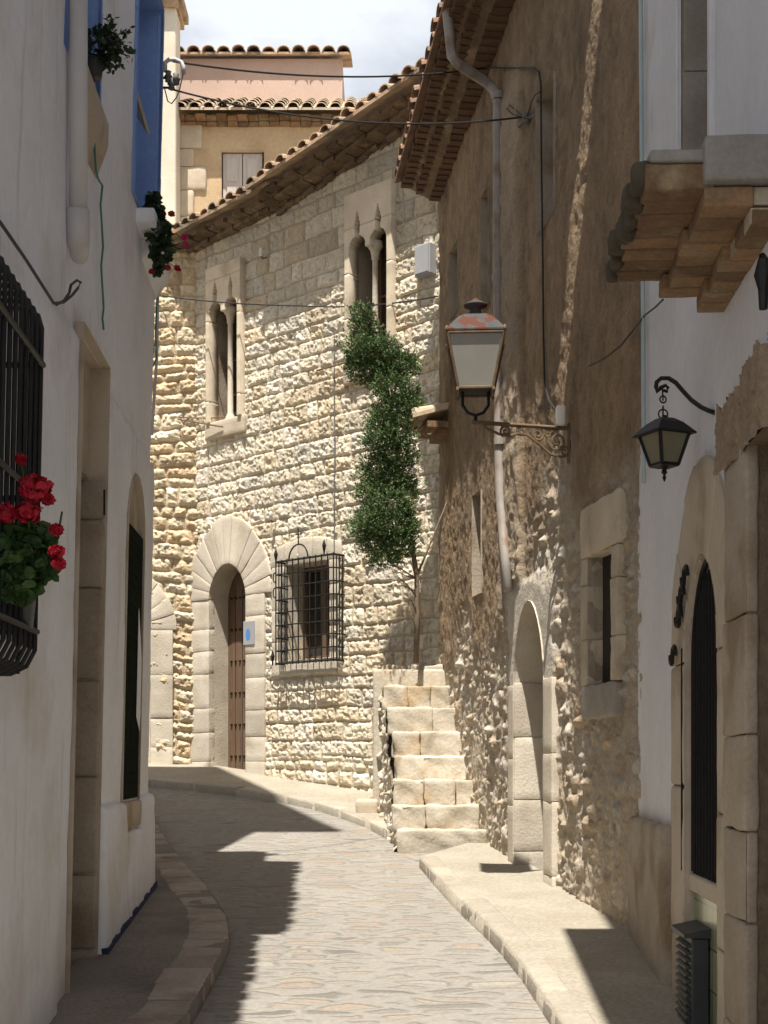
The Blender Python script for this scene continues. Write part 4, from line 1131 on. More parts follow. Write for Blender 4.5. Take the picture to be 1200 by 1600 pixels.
# ================================================================== white house on the left
left = top('white_house', 'white limewashed house with blue window recesses and narrow stone doorway on the left', 'house', (-1.8, 8, .4))
seam = L.at(83, 900)[0]
d0, d1 = span(L, 106, 150, 900)
dzb, dzs, dzt = .2, L.at(125, 712)[1], L.at(125, 520)[1]
e0, e1 = span(L, 186, 213, 1000)
ez0, ez1 = L.at(200, 1250)[1], L.at(200, 735)[1]
b20, b21 = span(L, 209, 249, 200); b2z0 = L.at(228, 362)[1]
b10, b11 = span(L, 90, 153, 80); b1z0 = L.at(125, 158)[1]
lfar = 10.93
S, Z = grid(3.5, lfar, -.1, 8.0, .03)
Hm = .020 * fbm(S * 1.2, Z * 1.0, 4, 91) + .008 * fbm(S * 7, Z * 7, 3, 92)
# the nearest bay stands proud; a ledge of old plaster above the doorways
bay = sstep(seam + .05, seam - .04, S + .03 * fbm(Z * 3, Z, 3, 5))
Hm += .07 * bay * sstep(3.9, 3.7, Z) + .035 * bay * sstep(3.7, 3.9, Z)
zl_ = L.at(120, 535)[1]
Hm += .035 * (1 - bay) * sstep(zl_ + .02, zl_ - .03, Z + .05 * fbm(S * 5, S * 2, 3, 7))
Hm -= .06 * sstep(lfar - .14, lfar, S) ** 2
edoor = arch(e0, e1, ez0, ez1 - (e1 - e0) / 2)
ddoor = arch(d0, d1, dzb - .3, dzt - .12, point=0)
ddoor = rect(d0, d1, dzb - .3, dzt)
polys = [edoor, ddoor, rect(b20, b21, b2z0, 9), rect(b10, b11, b1z0, 9)]
cg0, cg1 = 4.6, 5.65
polys.append(rect(cg0, cg1, 2.05, 3.3)); polys.append(rect(10.15, 11.2, 7.42, 9)); polys.append(rect(3, 6.75, 6.05, 9))
sheet('front_wall', L.arr(S, Z, Hm), M['white'], left, None, cutmask(S, Z, polys))
mb = MB(L); mb.box(3.5, 6.8, -.2, 6.0, -4.5, -.5); mb.box(6.8, lfar - .02, -.2, 7.2, -4.5, -.5); mb.box(6.8, 10.1, 7.2, 7.8, -4.5, -.5); mb.build('wall', M['white'], left)
S, Z = grid(0, 4.6, -.1, 7.42, .06)
LE = Wall(L.pt(lfar, .9, -.06)[:2], (-1, -.04), (-.04, 1), 0, 0)
V = LE.arr(S, Z, .012 * fbm(S * 1.5, Z * 1.5, 3, 4)); V[..., 0] += .022 * (Z - .9)
sheet('end_wall', V, M['white'], left)
for a_, b_, z_ in ((3.4, 7.35, 6.0), (6.75, 10.15, 7.75)):
    mb = MB(L); mb.hexa([(a_, z_, .2), (b_, z_, .2), (b_, z_ + .35, -4.5), (a_, z_ + .35, -4.5), (a_, z_ + .12, .2), (b_, z_ + .12, .2), (b_, z_ + 1.3, -4.5), (a_, z_ + 1.3, -4.5)])
    o = mb.build('roof', M['tile'], left)
    tiles(L, a_ + .05, b_ - .02, z_ + .15, z_ + .15, .25, .8, .25, M['tile'], o, 'tile_row', pitch=.23, r=.1, seed=31)
mb = MB(L); mb.box(6.72, 6.76, 5.9, 8.2, -4.5, -.03); mb.build('step_wall', M['white'], left)
# doorway with stone jamb
reveal(L, ddoor, .06, -.40, M['beige'], left, 'door_reveal')
plate(L, ddoor, -.46, -.40, M['wood'], left, 'door')
plate(L, rect(d0 + .002, d1 - .002, dzs, dzt - .002), -.3, -.06, M['beige'], left, 'door_head')
mb = MB(L); rng = random.Random(8)
zj = [dzb - .1] + [L.at(130, y)[1] for y in (1490, 1370, 1215, 1057, 905, 790)] + [dzs - .003]
for k in range(len(zj) - 1):
    mb.rblock((d1 - .025 + rng.uniform(-.006, .008), zj[k] + .004, -.4), (.09, zj[k + 1] - zj[k] - .008, .445), r=.018, step=.06, amp=.012, seed=k + 20)
mb.build('door_jamb', M['jamb'], left, smooth=True)
# second opening
reveal(L, edoor, .05, -.28, M['beige'], left, 'door_reveal')
plate(L, edoor, -.34, -.28, M['dark'], left, 'door')
zh = L.at(200, 822)[1]
mb = MB(L); mb.prism([p for p in arch(e0 + .003, e1 - .003, zh, ez1 - (e1 - e0) / 2 - .003)], -.27, .0); mb.build('door_head', M['beige'], left)
mb = MB(L); mb.box(e0 + .01, e1 - .03, ez0 + .02, zh - .01, -.03, .038)
for z in np.linspace(ez0 + .1, zh - .1, 24): mb.box(e0 + .05, e1 - .08, z, z + .02, .038, .045)
mb.build('shutter', M['shutter_dark'], left)
mb = MB(L); s_, z_ = L.at(203, 1120)[0], L.at(203, 1120)[1]
mb.hexa([(e1 - .25, z_, .046), (e1 - .06, z_ - .1, .046), (e1 - .06, z_ + .02, .05), (e1 - .25, z_ + .1, .05), (e1 - .25, z_ + .75, .046), (e1 - .06, z_ + .40, .046), (e1 - .06, z_ + .42, .05), (e1 - .25, z_ + .77, .05)])
mb.build('curtain', M['white'], left)
mb = MB(L); mb.rblock((e0 + .03, ez0 - .19, -.1), (e1 - e0 - .06, .19, .17), r=.02); mb.build('door_sill', M['beige'], left, smooth=True)
# plinth
pz = L.at(150, 1258)[1]
mb = MB(L)
def bat(t): return (t[0], t[1], t[2] + (.0 if t[2] < .02 else max(0, (pz - t[1])) * .035))
mb.rblock((d1 + .05, -.1, -.05), (e0 - d1 - .05 + .06, pz + .1, .125), r=.04, step=.1, amp=.012, seed=4, fn=bat)
mb.rblock((e0 + .11, -.1, -.05), (e1 - e0 - .09, ez0 - .2 + .1, .125), r=.04, step=.1, amp=.012, seed=5, fn=bat)
mb.rblock((e1 + .02, -.1, -.05), (lfar - e1 - .03, pz + .12, .125), r=.04, step=.1, amp=.012, seed=6, fn=bat)
pl_ = mb.build('plinth', M['white'], left, smooth=True)
mb = MB(L)
zz = [float(zg(s)) + RISE for s in np.linspace(d1 + .05, lfar, 14)]
ss = np.linspace(d1 + .05, lfar, 14)
for i in range(13):
    o = .08 + .035 * (pz - zz[i]) + .004
    h = .035 + .012 * math.sin(i * 2.3)
    mb.hexa([(ss[i], zz[i] - .05, .0), (ss[i + 1], zz[i + 1] - .05, .0), (ss[i + 1], zz[i + 1] - .05, o), (ss[i], zz[i] - .05, o), (ss[i], zz[i] + h, .0), (ss[i + 1], zz[i + 1] + h, .0), (ss[i + 1], zz[i + 1] + h, o), (ss[i], zz[i] + h, o)])
mb.build('painted_base_line', M['navy'], left)
# blue recesses
def blue_open(s0, s1, z0, nm, border):
    o = reveal(L, rect(s0, s1, z0, 7.4), .02, -.32, M['blue'], left, 'window_recess')
    plate(L, rect(s0, s1, z0, 7.39), -.36, -.28, M['blue_dark'], o, 'shutter')
    mb = MB(L); rng = random.Random(4)
    for a, b in ((s0 - border, s0), (s1, s1 + border * 1.2)):
        mb = MB(L); n = 14; zz = np.linspace(z0 - .02, 7.38, n + 1)
        for k in range(n):
            j = rng.uniform(-.02, .015)
            mb.box(a + (j if a < s0 else 0), b + (0 if a < s0 else j), zz[k], zz[k + 1], -.005, .0135)
        mb.build('painted_border', M['blue'], o)
    return o
bo = blue_open(b20, b21, b2z0, 2, .05)
bo1 = blue_open(b10, b11, b1z0, 1, .05)
mb = MB(L)
zb0, zb1 = L.at(222, 162)[1], L.at(222, 90)[1]
for k in range(6):
    f0, f1 = k / 6, (k + 1) / 6 - .03
    mb.hexa([(b20 + .15, zb1 - (zb1 - zb0) * f1, -.22 + .2 * f1), (b21 - .45, zb1 - (zb1 - zb0) * f1, -.22 + .2 * f1), (b21 - .45, zb1 - (zb1 - zb0) * f1, -.2 + .2 * f1), (b20 + .15, zb1 - (zb1 - zb0) * f1, -.2 + .2 * f1),
             (b20 + .15, zb1 - (zb1 - zb0) * f0, -.22 + .2 * f0), (b21 - .45, zb1 - (zb1 - zb0) * f0, -.22 + .2 * f0), (b21 - .45, zb1 - (zb1 - zb0) * f0, -.2 + .2 * f0), (b20 + .15, zb1 - (zb1 - zb0) * f0, -.2 + .2 * f0)])
mb.build('roller_blind', M['blind'], bo)
# sloping sills of the blue windows
def corbel_sill(s0, s1, zt, out, h, m):
    mb = MB(L)
    mb.prism([(0, 0)], 0, 0) if 0 else None
    b = mb.pts([(s0, zt, -.05), (s1, zt, -.05), (s1, zt, out), (s0, zt, out), (s0, zt - h, -.02), (s1, zt - h, -.02), (s1, zt - h * .35, out), (s0, zt - h * .35, out)])
    for q in ((0, 1, 2, 3), (4, 7, 6, 5), (0, 4, 5, 1), (1, 5, 6, 2), (2, 6, 7, 3), (3, 7, 4, 0)): mb.f.append([b + i for i in q])
    return mb.build('window_sill', m, left, bevel=.012)
corbel_sill(b20 + .5, b21 + .05, b2z0 - .04, .10, .26, M['white'])
corbel_sill(b10 + .42, b11 + .02, b1z0 + .12, .07, .40, M['beige'])
# fat white rain pipe
mb = MB(L)
def lp(px, py, off): s, z = L.at(px, py, off); return (s, z, off)
mb.tube([lp(122, -30, .09), lp(122, 330, .09)], .048, 14); mb.tube([lp(122, 328, .09), lp(122, 375, .09), lp(124, 400, .06)], [.06, .06, .045], 14)
mb.build('rain_pipe', M['pipe_white'], left, smooth=True)
# window cage at the left edge
reveal(L, rect(cg0, cg1, 2.05, 3.3), .08, -.3, M['white'], left, 'window_reveal')
plate(L, rect(cg0, cg1, 2.05, 3.3), -.34, -.3, M['dark'], left, 'pane')
co = .27
c1 = L.at(59, 800, co)[0]; ctop = L.at(57, 492, co)[1]; cbot = L.at(50, 1052, co)[1]
bars = MB(L); c0 = 4.55
for k in range(13):
    s = c1 - k * .088
    bars.tube([(s, ctop + .06, .06), (s, ctop + .055, co - .06), (s, ctop + .03, co - .015), (s, ctop - .02, co), (s, cbot + .09, co), (s, cbot + .03, co - .03), (s, cbot, co - .09), (s, cbot, .06)], .0095, 7)
for f in (.88, .50, .12):
    z = cbot + (ctop - cbot) * f
    bars.tube([(c1, z, .05), (c1, z, co + .008), (c0, z, co + .008)], .012, 6)
for f in (.3, .65):
    bars.tube([(c1, ctop + .05, co * f + .03), (c1, cbot, co * f + .03)], .0095, 6)
bars.build('window_grille', M['iron'], left)
# wall crack lines and a hanging rod
mb = MB(L); mb.tube([lp(163, 765, .05), lp(163, 805, .05)], .006, 6); mb.build('wall_hook', M['iron'], left)
# ================================================================== buildings behind
back = top('ochre_house', 'ochre house with stone quoins and pink attic storey behind the palace roof', 'house', (-2, 24, 9))
def hp(px, py, Y=24.0): return ((px - HX) / F * Y, EYE + (HY - py) / F * Y)
hx0, _ = hp(262, 0); hx1, _ = hp(600, 0)
wz_t = hp(0, 188)[1]
sw0, swt = hp(346, 236); sw1, swb = hp(411, 330)
S, Z = grid(hx0, hx1, 7.5, wz_t + .1, .04)
Hm = .02 * fbm(S * 2, Z * 2, 4, 5); sheet('front_wall', H.arr(S, Z, Hm), M['ochre'], back, None, cutmask(S, Z, [rect(sw0, sw1, swb, swt)]))
mb = MB(); mb.box(hx0, hx1 + 3, 24.25, 28, 6, 12.9); mb.build('wall', M['ochre'], back)
stack(H, hp(276, 0)[0], hp(303, 0)[0], 9, wz_t - .02, -.1, .05, (.3, .55), M['ashlar'], back, 'quoins', 51, jag=.18, amp=.012, r=.03)
o = reveal(H, rect(sw0, sw1, swb, swt), .01, -.1, M['beige'], back, 'window_reveal')
mb = MB(H); mid = (sw0 + sw1) / 2
for a, b in ((sw0 + .02, mid - .008), (mid + .008, sw1 - .02)):
    mb.box(a, b, swb, swt - .02, -.1, -.06)
    for za, zb in ((swt - .5, swt - .1), (swt - 1.0, swt - .58)):
        mb.box(a + .07, b - .07, za, zb, -.06, -.045)
mb.build('shutter', M['wood_grey'], o)
z_e = hp(0, 168, 23.6)[1]
HE = Wall((0, 24), (1, 0), (0, -1))
eave(HE, hp(270, 0, 23.6)[0], hp(545, 0, 23.6)[0] + .6, z_e, z_e, .4, back, M['tile_pale'], courses=2, run=2.0, slope=.52, pitch=.23, seed=8, step_m=M['brick'], r=.1)
uY = 25.3
ux0, ux1 = (250 - HX) / F * uY, (535 - HX) / F * uY
uz1 = EYE + (HY - 92) / F * uY
mb = MB(); mb.box(ux0, ux1, uY, uY + 3, 12, uz1); mb.build('attic_wall', M['pink'], back)
HU = Wall((0, uY), (1, 0), (0, -1))
tiles(HU, ux0 - .05, ux1 + .16, uz1 + .04, uz1 + .04, .17, 1.3, .3, M['tile'], back, 'attic_roof', pitch=.27, r=.12, seed=9)
cream = top('cream_house', 'narrow cream rendered corner of a tall house behind the blue window', 'house', (-4, 23, 6))
cx = (275 - HX) / F * 23.4
mb = MB(); mb.box(cx - 5, cx, 23.4, 23.9, 4, 14.6); mb.build('wall', M['cream'], cream, bevel=.02)
mb = MB(); mb.box(cx - 5, cx + .1, 23.2, 24.2, 14.26, 14.4); mb.box(cx - 5, cx + .04, 23.3, 24.1, 14.12, 14.255); mb.build('roof', M['tile'], cream)
# unseen tall house behind the white one, shaped to throw the far road shadow
tall = top('unseen_tall_house', 'unseen tall house, its wide roof shaped to shade the road, behind the white limewashed house', 'house', (-4, 12.5, 1))
mb = MB(); mb.prism([(-2.15, 11.0), (-7, 11.0), (-7, 14.0), (-3.6, 14.0)], .8, 12.8); mb.build('wall', M['cream'], tall)
mb = MB(); mb.prism([(-1.5, 10.0), (-7, 10.0), (-7, 14.2), (-3.2, 14.2)], 12.8, 13.0); mb.build('roof', M['tile'], tall)
# ================================================================== street lamp on the brown wall
lampY = 10.35
lc = P(743, 571, lampY)
lamp = top('street_lamp', 'large four-sided street lantern with flaking red roof on a scrolled bracket', 'street lamp', (float(lc[0]), lampY, float(lc[2])))
pxm = F / lampY
zt_, zb_ = EYE + (HY - 531) / pxm, EYE + (HY - 612) / pxm
rt, rb = 43 / pxm, 27 / pxm
cx_, cy_ = lc[0], lc[1]
A4 = math.atan2(-.06, 1) + math.pi / 4
def sq(r, z, k): 
    a = A4 + math.pi / 2 * k
    return (cx_ + r * math.sqrt(2) * math.cos(a), cy_ + r * math.sqrt(2) * math.sin(a), z)
mb = MB()
for k in range(4):
    mb.tube([sq(rt, zt_, k), sq(rb, zb_, k)], .012, 6)
    mb.tube([sq(rt, zt_, k), sq(rt, zt_, k + 1)], .011, 6); mb.tube([sq(rb, zb_, k), sq(rb, zb_, k + 1)], .012, 6)
fr = mb.build('lantern_frame', M['rust'], lamp)
for k in range(4):
    g_ = MB(); i = .97
    b = g_.pts([sq(rt * i, zt_ - .004, k), sq(rt * i, zt_ - .004, k + 1), sq(rb * i, zb_ + .004, k + 1), sq(rb * i, zb_ + .004, k)])
    b2 = g_.pts([sq(rt * i * .97, zt_ - .004, k), sq(rt * i * .97, zt_ - .004, k + 1), sq(rb * i * .96, zb_ + .004, k + 1), sq(rb * i * .96, zb_ + .004, k)])
    for q in ((0, 1, 2, 3), (4, 7, 6, 5), (0, 4, 5, 1), (1, 5, 6, 2), (2, 6, 7, 3), (3, 7, 4, 0)): g_.f.append([b + j for j in q])
    g_.build('glass_panel', M['lamp_glass'], lamp)
mb = MB()
zr = zt_ + .012
prof = [(rt * 1.5, 0), (rt * 1.5, .012), (rt * 1.18, .07), (rt * .86, .125), (rt * .52, .158), (.045, .165)]
b0 = len(mb.v)
mb.lathe((cx_, cy_, zr), prof, 4, A4)
# reflector bowl under the roof
rf_ = mb.build('lantern_roof', M['lamp_roof'], lamp)
mb = MB(); mb.lathe((cx_, cy_, zr + .16), [(.06, 0), (.045, .02), (.04, .05), (.05, .062), (.085, .07), (.09, .082), (.06, .1), (.03, .108), (.022, .125), (.004, .135)], 14)
mb.build('chimney_cap', M['lamp_roof'], rf_, smooth=True)
for k in range(4):
    p = sq(rt * 1.03, zt_, k); MB().lathe(p, [(.004, .0), (.014, .015), (.014, .028), (.003, .05)], 8).build('corner_knob', M['rust'], fr)
    p = sq(rb * 1.03, zb_, k); MB().lathe(p, [(.003, -.03), (.013, -.02), (.011, -.005), (.006, .01)], 8).build('corner_knob', M['rust'], fr)
# fork and bracket
br_z = EYE + (HY - 660) / pxm
mb = MB()
wa = B.at(893, 660, .0)
root = Vector(B.pt(wa[0] - .0, br_z, .02)); tip = Vector((cx_, cy_, br_z))
dv = (root - tip).normalized()
mb.tube([(cx_ - rb * .75, cy_, zb_), (cx_ - rb * .75, cy_, zb_ - .10), (cx_ - rb * .45, cy_, zb_ - .155), (cx_, cy_, zb_ - .175), (cx_ + rb * .45, cy_, zb_ - .155), (cx_ + rb * .75, cy_, zb_ - .10), (cx_ + rb * .75, cy_, zb_)], .012, 8)
mb.tube([(cx_, cy_, zb_ - .17), (cx_, cy_, br_z)], .014, 8)
mb.build('fork', M['iron'], lamp)
mb = MB()
ln = (root - tip).length
mb.tube([tip - dv * .03, root], .016, 8)
def bpnt(u, v): return tip + dv * (ln * u) + Vector((0, 0, -v))
def spiral(u, v, r, turns=1.6, a0=0, sgn=1):
    pts = []
    for t in np.linspace(0, 1, 26):
        a = a0 + sgn * t * turns * 2 * math.pi; q = r * (1 - .8 * t)
        pts.append(bpnt(u, v) + dv * (q * math.cos(a)) + Vector((0, 0, q * math.sin(a))))
    mb.tube(pts, .009, 6)
spiral(.87, .10, .085, 1.8, 1.5); spiral(.66, .06, .05, 1.6, 1.0, -1); spiral(.48, .045, .036, 1.5, 1.6); spiral(.32, .05, .045, 1.5, -2.0, -1); spiral(.77, .05, .035, 1.4, .4); spiral(.95, .17, .04, 1.4, 2.4, -1)
mb.tube([bpnt(.05, .0), bpnt(.12, .04), bpnt(.25, .075), bpnt(.36, .085), bpnt(.45, .06), bpnt(.55, .07), bpnt(.68, .13), bpnt(.8, .2), bpnt(.9, .215), bpnt(1.0, .2)], .011, 6)
mb.tube([bpnt(1.0, -.04), bpnt(1.0, .26)], .014, 6)
mb.build('bracket', M['rust'], lamp)
mb = MB(); p = tip + dv * (ln * .9); mb.rblock((p.x - .03, p.y - .05, p.z + .012), (.07, .08, .15), r=.015, amp=0); mb.build('fuse_box', M['china'], lamp, smooth=True)
# ================================================================== small lantern on the white house
wl = P(1038, 694, 6.9)
lan2 = top('wall_lantern', 'small black hanging lantern on a curled iron arm by the white wall', 'lantern', tuple(float(v) for v in wl))
q = F / 6.9
def LP2(px, py): return P(px, py, 6.9)
cx2, cy2 = wl[0], wl[1]
z_t, z_b = LP2(0, 676)[2], LP2(0, 727)[2]
rt2, rb2 = 31 / q, 17 / q
A5 = math.pi / 4 + .42
def sq2(r, z, k):
    a = A5 + math.pi / 2 * k
    return (cx2 + r * 1.28 * math.cos(a), cy2 + r * 1.28 * math.sin(a), z)
mb = MB()
for k in range(4):
    mb.tube([sq2(rt2, z_t, k), sq2(rb2, z_b, k)], .009, 6); mb.tube([sq2(rt2, z_t, k), sq2(rt2, z_t, k + 1)], .008, 6); mb.tube([sq2(rb2, z_b, k), sq2(rb2, z_b, k + 1)], .009, 6)
mb.lathe((cx2, cy2, z_b), [(rb2 * 1.28, -.006), (rb2 * 1.28, .004), (.01, .006)], 4, A5)
mb.lathe((cx2, cy2, z_b - .06), [(.003, -.02), (.010, .0), (.005, .012), (.016, .025), (.009, .04), (.022, .054)], 10)
mb.build('lantern_frame', M['iron'], lan2)
for k in range(4):
    g_ = MB()
    b = g_.pts([sq2(rt2 * .97, z_t, k), sq2(rt2 * .97, z_t, k + 1), sq2(rb2 * .97, z_b, k + 1), sq2(rb2 * .97, z_b, k), sq2(rt2 * .94, z_t, k), sq2(rt2 * .94, z_t, k + 1), sq2(rb2 * .94, z_b, k + 1), sq2(rb2 * .94, z_b, k)])
    for f_ in ((0, 1, 2, 3), (4, 7, 6, 5), (0, 4, 5, 1), (1, 5, 6, 2), (2, 6, 7, 3), (3, 7, 4, 0)): g_.f.append([b + j for j in f_])
    g_.build('glass_panel', M['lamp_glass_dim'], lan2)
mb = MB(); mb.lathe((cx2, cy2, z_t), [(rt2 * 1.62, -.014), (rt2 * 1.62, -.008), (rt2 * .95, .045), (rt2 * .5, .068), (.012, .07), (.01, .085)], 4, A5); mb.build('lantern_roof', M['iron'], lan2)
mb = MB()
def circ(px, py, r, tilt):
    c = LP2(px, py); return [(c[0] + r * math.cos(a) * math.cos(tilt), c[1] + r * math.cos(a) * math.sin(tilt), c[2] + r * math.sin(a)) for a in np.linspace(0, 2 * math.pi, 15)]
mb.tube(circ(1036, 647, .023, .1), .004, 6, cap=False); mb.tube(circ(1036, 624, .017, .3), .004, 6, cap=False); mb.tube([LP2(1036, 655), LP2(1036, 634)], .004, 6); mb.tube([LP2(1036, 626), LP2(1035, 607)], .004, 6)
mb.build('chain', M['iron'], lan2)
mb = MB(); arm = []
end = W.at(1118, 645)
E3 = np.array(W.pt(end[0], end[1], -.01))
pix = [(1037, 610), (1042, 612), (1044, 606), (1040, 602), (1032, 606), (1027, 612), (1025, 604), (1026, 597), (1033, 591), (1045, 591), (1056, 598), (1068, 612), (1080, 625), (1095, 636), (1108, 642), (1118, 645)]
for i, (x, y) in enumerate(pix):
    t = max(0, (x - 1040) / (1118 - 1040))
    Yv = 6.9 * (1 - t) + E3[1] * t
    arm.append(P(x, y, Yv))
mb.tube(arm, [.008] * 4 + [.011] * (len(arm) - 4), 8); mb.build('arm', M['iron'], lan2, smooth=True)
# dark iron bracket cut by the right edge
mb = MB(W)
s9, z9 = W.at(1188, 404, .1)
mb.tube([(5.2, z9 + .0, .05), (s9 - .03, z9, .1), (s9, z9 - .01, .1), (s9 - .02, z9 - .06, .1)], .012, 6); 
mb.tube([(s9 - .05, z9 - .02, .1), (s9 - .05, z9 - .08, .1), (s9 - .05, z9 - .13, .1), (s9 - .05, z9 - .2, .1)], [.02, .035, .02, .016], 8)
o = mb.build('iron_bracket', M['iron']); tag(o, 'dark iron bracket under the brick balcony at the right edge', 'bracket')
# ================================================================== greenery
def leaves_mesh(name, pos, nrm, tang, ln, wd, m, parent, fold=.15):
    """pos, nrm, tang (n,3); ln, wd (n,) : one folded leaf (two quads) each"""
    n = len(pos); b = np.cross(nrm, tang); b /= np.maximum(np.linalg.norm(b, axis=1, keepdims=True), 1e-6)
    L_, W_ = ln[:, None], wd[:, None]
    v = np.stack([pos, pos + tang * L_ * .45 + b * W_ + nrm * W_ * fold, pos + tang * L_, pos + tang * L_ * .45 - b * W_ + nrm * W_ * fold, pos + tang * L_ * .5], 1).reshape(-1, 3)
    me = bpy.data.meshes.new(name)
    i = (np.arange(n) * 5)[:, None]
    f = np.concatenate([i + np.array([0, 1, 2]), i + np.array([0, 2, 3])], 0)
    me.from_pydata(v.tolist(), [], f.tolist()); me.update()
    return link(name, me, m, parent)
rngn = np.random.RandomState(12)
def unit(v): return v / np.maximum(np.linalg.norm(v, axis=-1, keepdims=True), 1e-6)
# conifer
tY = 15.0
tree = top('conifer_tree', 'slender ragged green conifer growing from the head of the stairs', 'tree', tuple(P(650, 1040, tY)))
spine = [(650, 1036), (652, 960), (651, 900), (640, 830), (625, 740), (612, 650), (598, 570), (572, 500), (565, 476)]
tp = [tuple(P(x, y, tY + .05 * i / 8)) for i, (x, y) in enumerate(spine)]
mb = MB(); mb.tube(tp, [.034, .03, .028, .027, .03, .026, .02, .012, .006], 9)
mb.tube([tp[2], tuple(P(668, 860, tY)), tuple(P(700, 780, tY))], [.015, .01, .005], 6)
rl = random.Random(2)
for k in range(26):
    f = rl.uniform(.22, .8); i = f * 8; a = np.array(tp[int(i)]) * (1 - i % 1) + np.array(tp[min(8, int(i) + 1)]) * (i % 1)
    d = np.array([rl.uniform(-1, 1), rl.uniform(-1, .5), rl.uniform(-.1, .9)]); mb.tube([a, a + d * .12, a + d * .26 + np.array([0, 0, .03])], [.009, .006, .003], 5)
for x0, y0, x1, y1 in ((652, 935, 620, 900), (651, 925, 612, 915), (652, 960, 634, 925), (651, 905, 600, 880), (652, 1000, 640, 950)):
    a, b = P(x0, y0, tY), P(x1, y1, tY - .1); mb.tube([a, (a + b) / 2 + np.array([0, 0, .03]), b], [.010, .007, .003], 5)
mb.build('trunk', M['bark'], tree, smooth=True)
blobs = [(566, 492, 14, 16), (570, 515, 20, 18), (566, 545, 24, 20), (580, 560, 30, 22), (600, 545, 22, 18), (570, 580, 26, 18), (598, 585, 34, 22), (620, 570, 20, 20), (612, 610, 30, 20), (640, 575, 12, 22),
         (622, 640, 30, 22), (640, 628, 18, 20), (600, 655, 24, 20), (612, 680, 34, 24), (588, 690, 20, 20), (620, 715, 30, 24), (592, 735, 28, 24), (612, 755, 32, 24), (586, 770, 26, 22), (608, 790, 34, 24), (632, 770, 16, 24), (582, 815, 28, 22), (610, 825, 34, 24), (590, 850, 30, 20), (616, 858, 28, 20), (600, 875, 24, 14), (637, 820, 14, 26), (562, 560, 16, 10), (556, 568, 10, 8), (575, 830, 24, 16)]
pos, nrm, tg, ln, wd = [], [], [], [], []
for (x, y, rx, ry) in blobs:
    c = P(x, y, tY + rngn.uniform(-.12, .05)); rX, rZ = rx / F * tY, ry / F * tY
    rX *= 1.12; nsp = int(30 + rX * rZ * 11000)
    d = unit(rngn.normal(size=(nsp, 3)))
    rr = rngn.uniform(.25, 1.0, (nsp, 1)) ** .7 * np.where(rngn.rand(nsp, 1) < .12, 1.35, 1.0)
    o_ = c + d * rr * np.array([rX, rX * .9, rZ])
    ax = unit(d * np.array([1, 1, .6]) + np.array([0, 0, .55]) + rngn.normal(size=(nsp, 3)) * .35)
    for j in range(9):     # each spray: a feathered twig of scale leaves
        t = j / 9
        side = unit(np.cross(ax, rngn.normal(size=(nsp, 3))))
        p = o_ + ax * .075 * t
        pos.append(p); tg.append(unit(ax + side * .8)); nrm.append(unit(rngn.normal(size=(nsp, 3)) + d * .8))
        ln.append(rngn.uniform(.018, .038, nsp) * (1 - .3 * t)); wd.append(rngn.uniform(.004, .008, nsp))
leaves_mesh('crown', np.concatenate(pos), np.concatenate(nrm), np.concatenate(tg), np.concatenate(ln), np.concatenate(wd), M['conifer'], tree)
mb = MB()
for k in range(26):
    x, y, rx, ry = blobs[k % 6]; p = P(x + rl.uniform(-1, 1) * rx * .8, y + rl.uniform(-1, 1) * ry * .8, tY - rl.uniform(.1, .24)); mb.lathe(p, [(.003, -.008), (.009, -.003), (.009, .004), (.003, .009)], 6)
mb.build('cones', M['tile_pale'], tree)
# dry stalks beside the steps
o = MB()
o.tube([P(705, 1010, 14.6), P(702, 960, 14.6), P(693, 922, 14.6)], [.006, .005, .002], 5); o.tube([P(710, 1030, 14.6), P(704, 985, 14.6), P(698, 945, 14.6)], [.005, .004, .002], 5)
o.tube([P(703, 980, 14.6), P(708, 960, 14.6)], [.003, .0015], 5)
dry = o.build('dry_plant', M['bark']); tag(dry, 'thin dry stalks rising beside the top steps at the brown wall', 'plant')
# flowering plants
def bush(root, cpx, Yc, rx, ry, n, lsize, m, seed, trail=0, depth=None):
    r = np.random.RandomState(seed); c = P(*cpx, Yc); sx, sz = rx / F * Yc, ry / F * Yc
    d = unit(r.normal(size=(n, 3))); rr = r.uniform(.2, 1, (n, 1)) ** .5
    p = c + d * rr * np.array([sx, (depth or sx), sz])
    tg_ = unit(d + r.normal(size=(n, 3)) * .7 + np.array([0, 0, -.1])); nr_ = unit(d * .6 + r.normal(size=(n, 3)) * .6 + np.array([0, -.3, .5]))
    return p, nr_, tg_, r.uniform(.6, 1.2, n) * lsize, r.uniform(.35, .55, n) * lsize
def join(parts): return [np.concatenate(x) for x in zip(*parts)]
def round_leaves(name, P_, N_, T_, L_, m, parent, petals=7):
    """scalloped round leaves as small fans"""
    n = len(P_); b = unit(np.cross(N_, T_)); a = np.linspace(0, 2 * math.pi, petals, endpoint=False) + .3
    rr = 1 + .12 * np.cos(a * 3)
    v = [P_ + T_ * L_[:, None] * .0 - N_ * L_[:, None] * .12]
    for k in range(petals):
        v.append(P_ + (T_ * math.cos(a[k]) + b * math.sin(a[k])) * L_[:, None] * .5 * rr[k] + N_ * L_[:, None] * .05 * ((k % 2) * 2 - 1))
    v = np.stack(v, 1).reshape(-1, 3); i = (np.arange(n) * (petals + 1))[:, None]
    f = np.concatenate([i + np.array([0, 1 + k, 1 + (k + 1) % petals]) for k in range(petals)], 0)
    me = bpy.data.meshes.new(name); me.from_pydata(v.tolist(), [], f.tolist()); me.update()
    return link(name, me, m, parent)
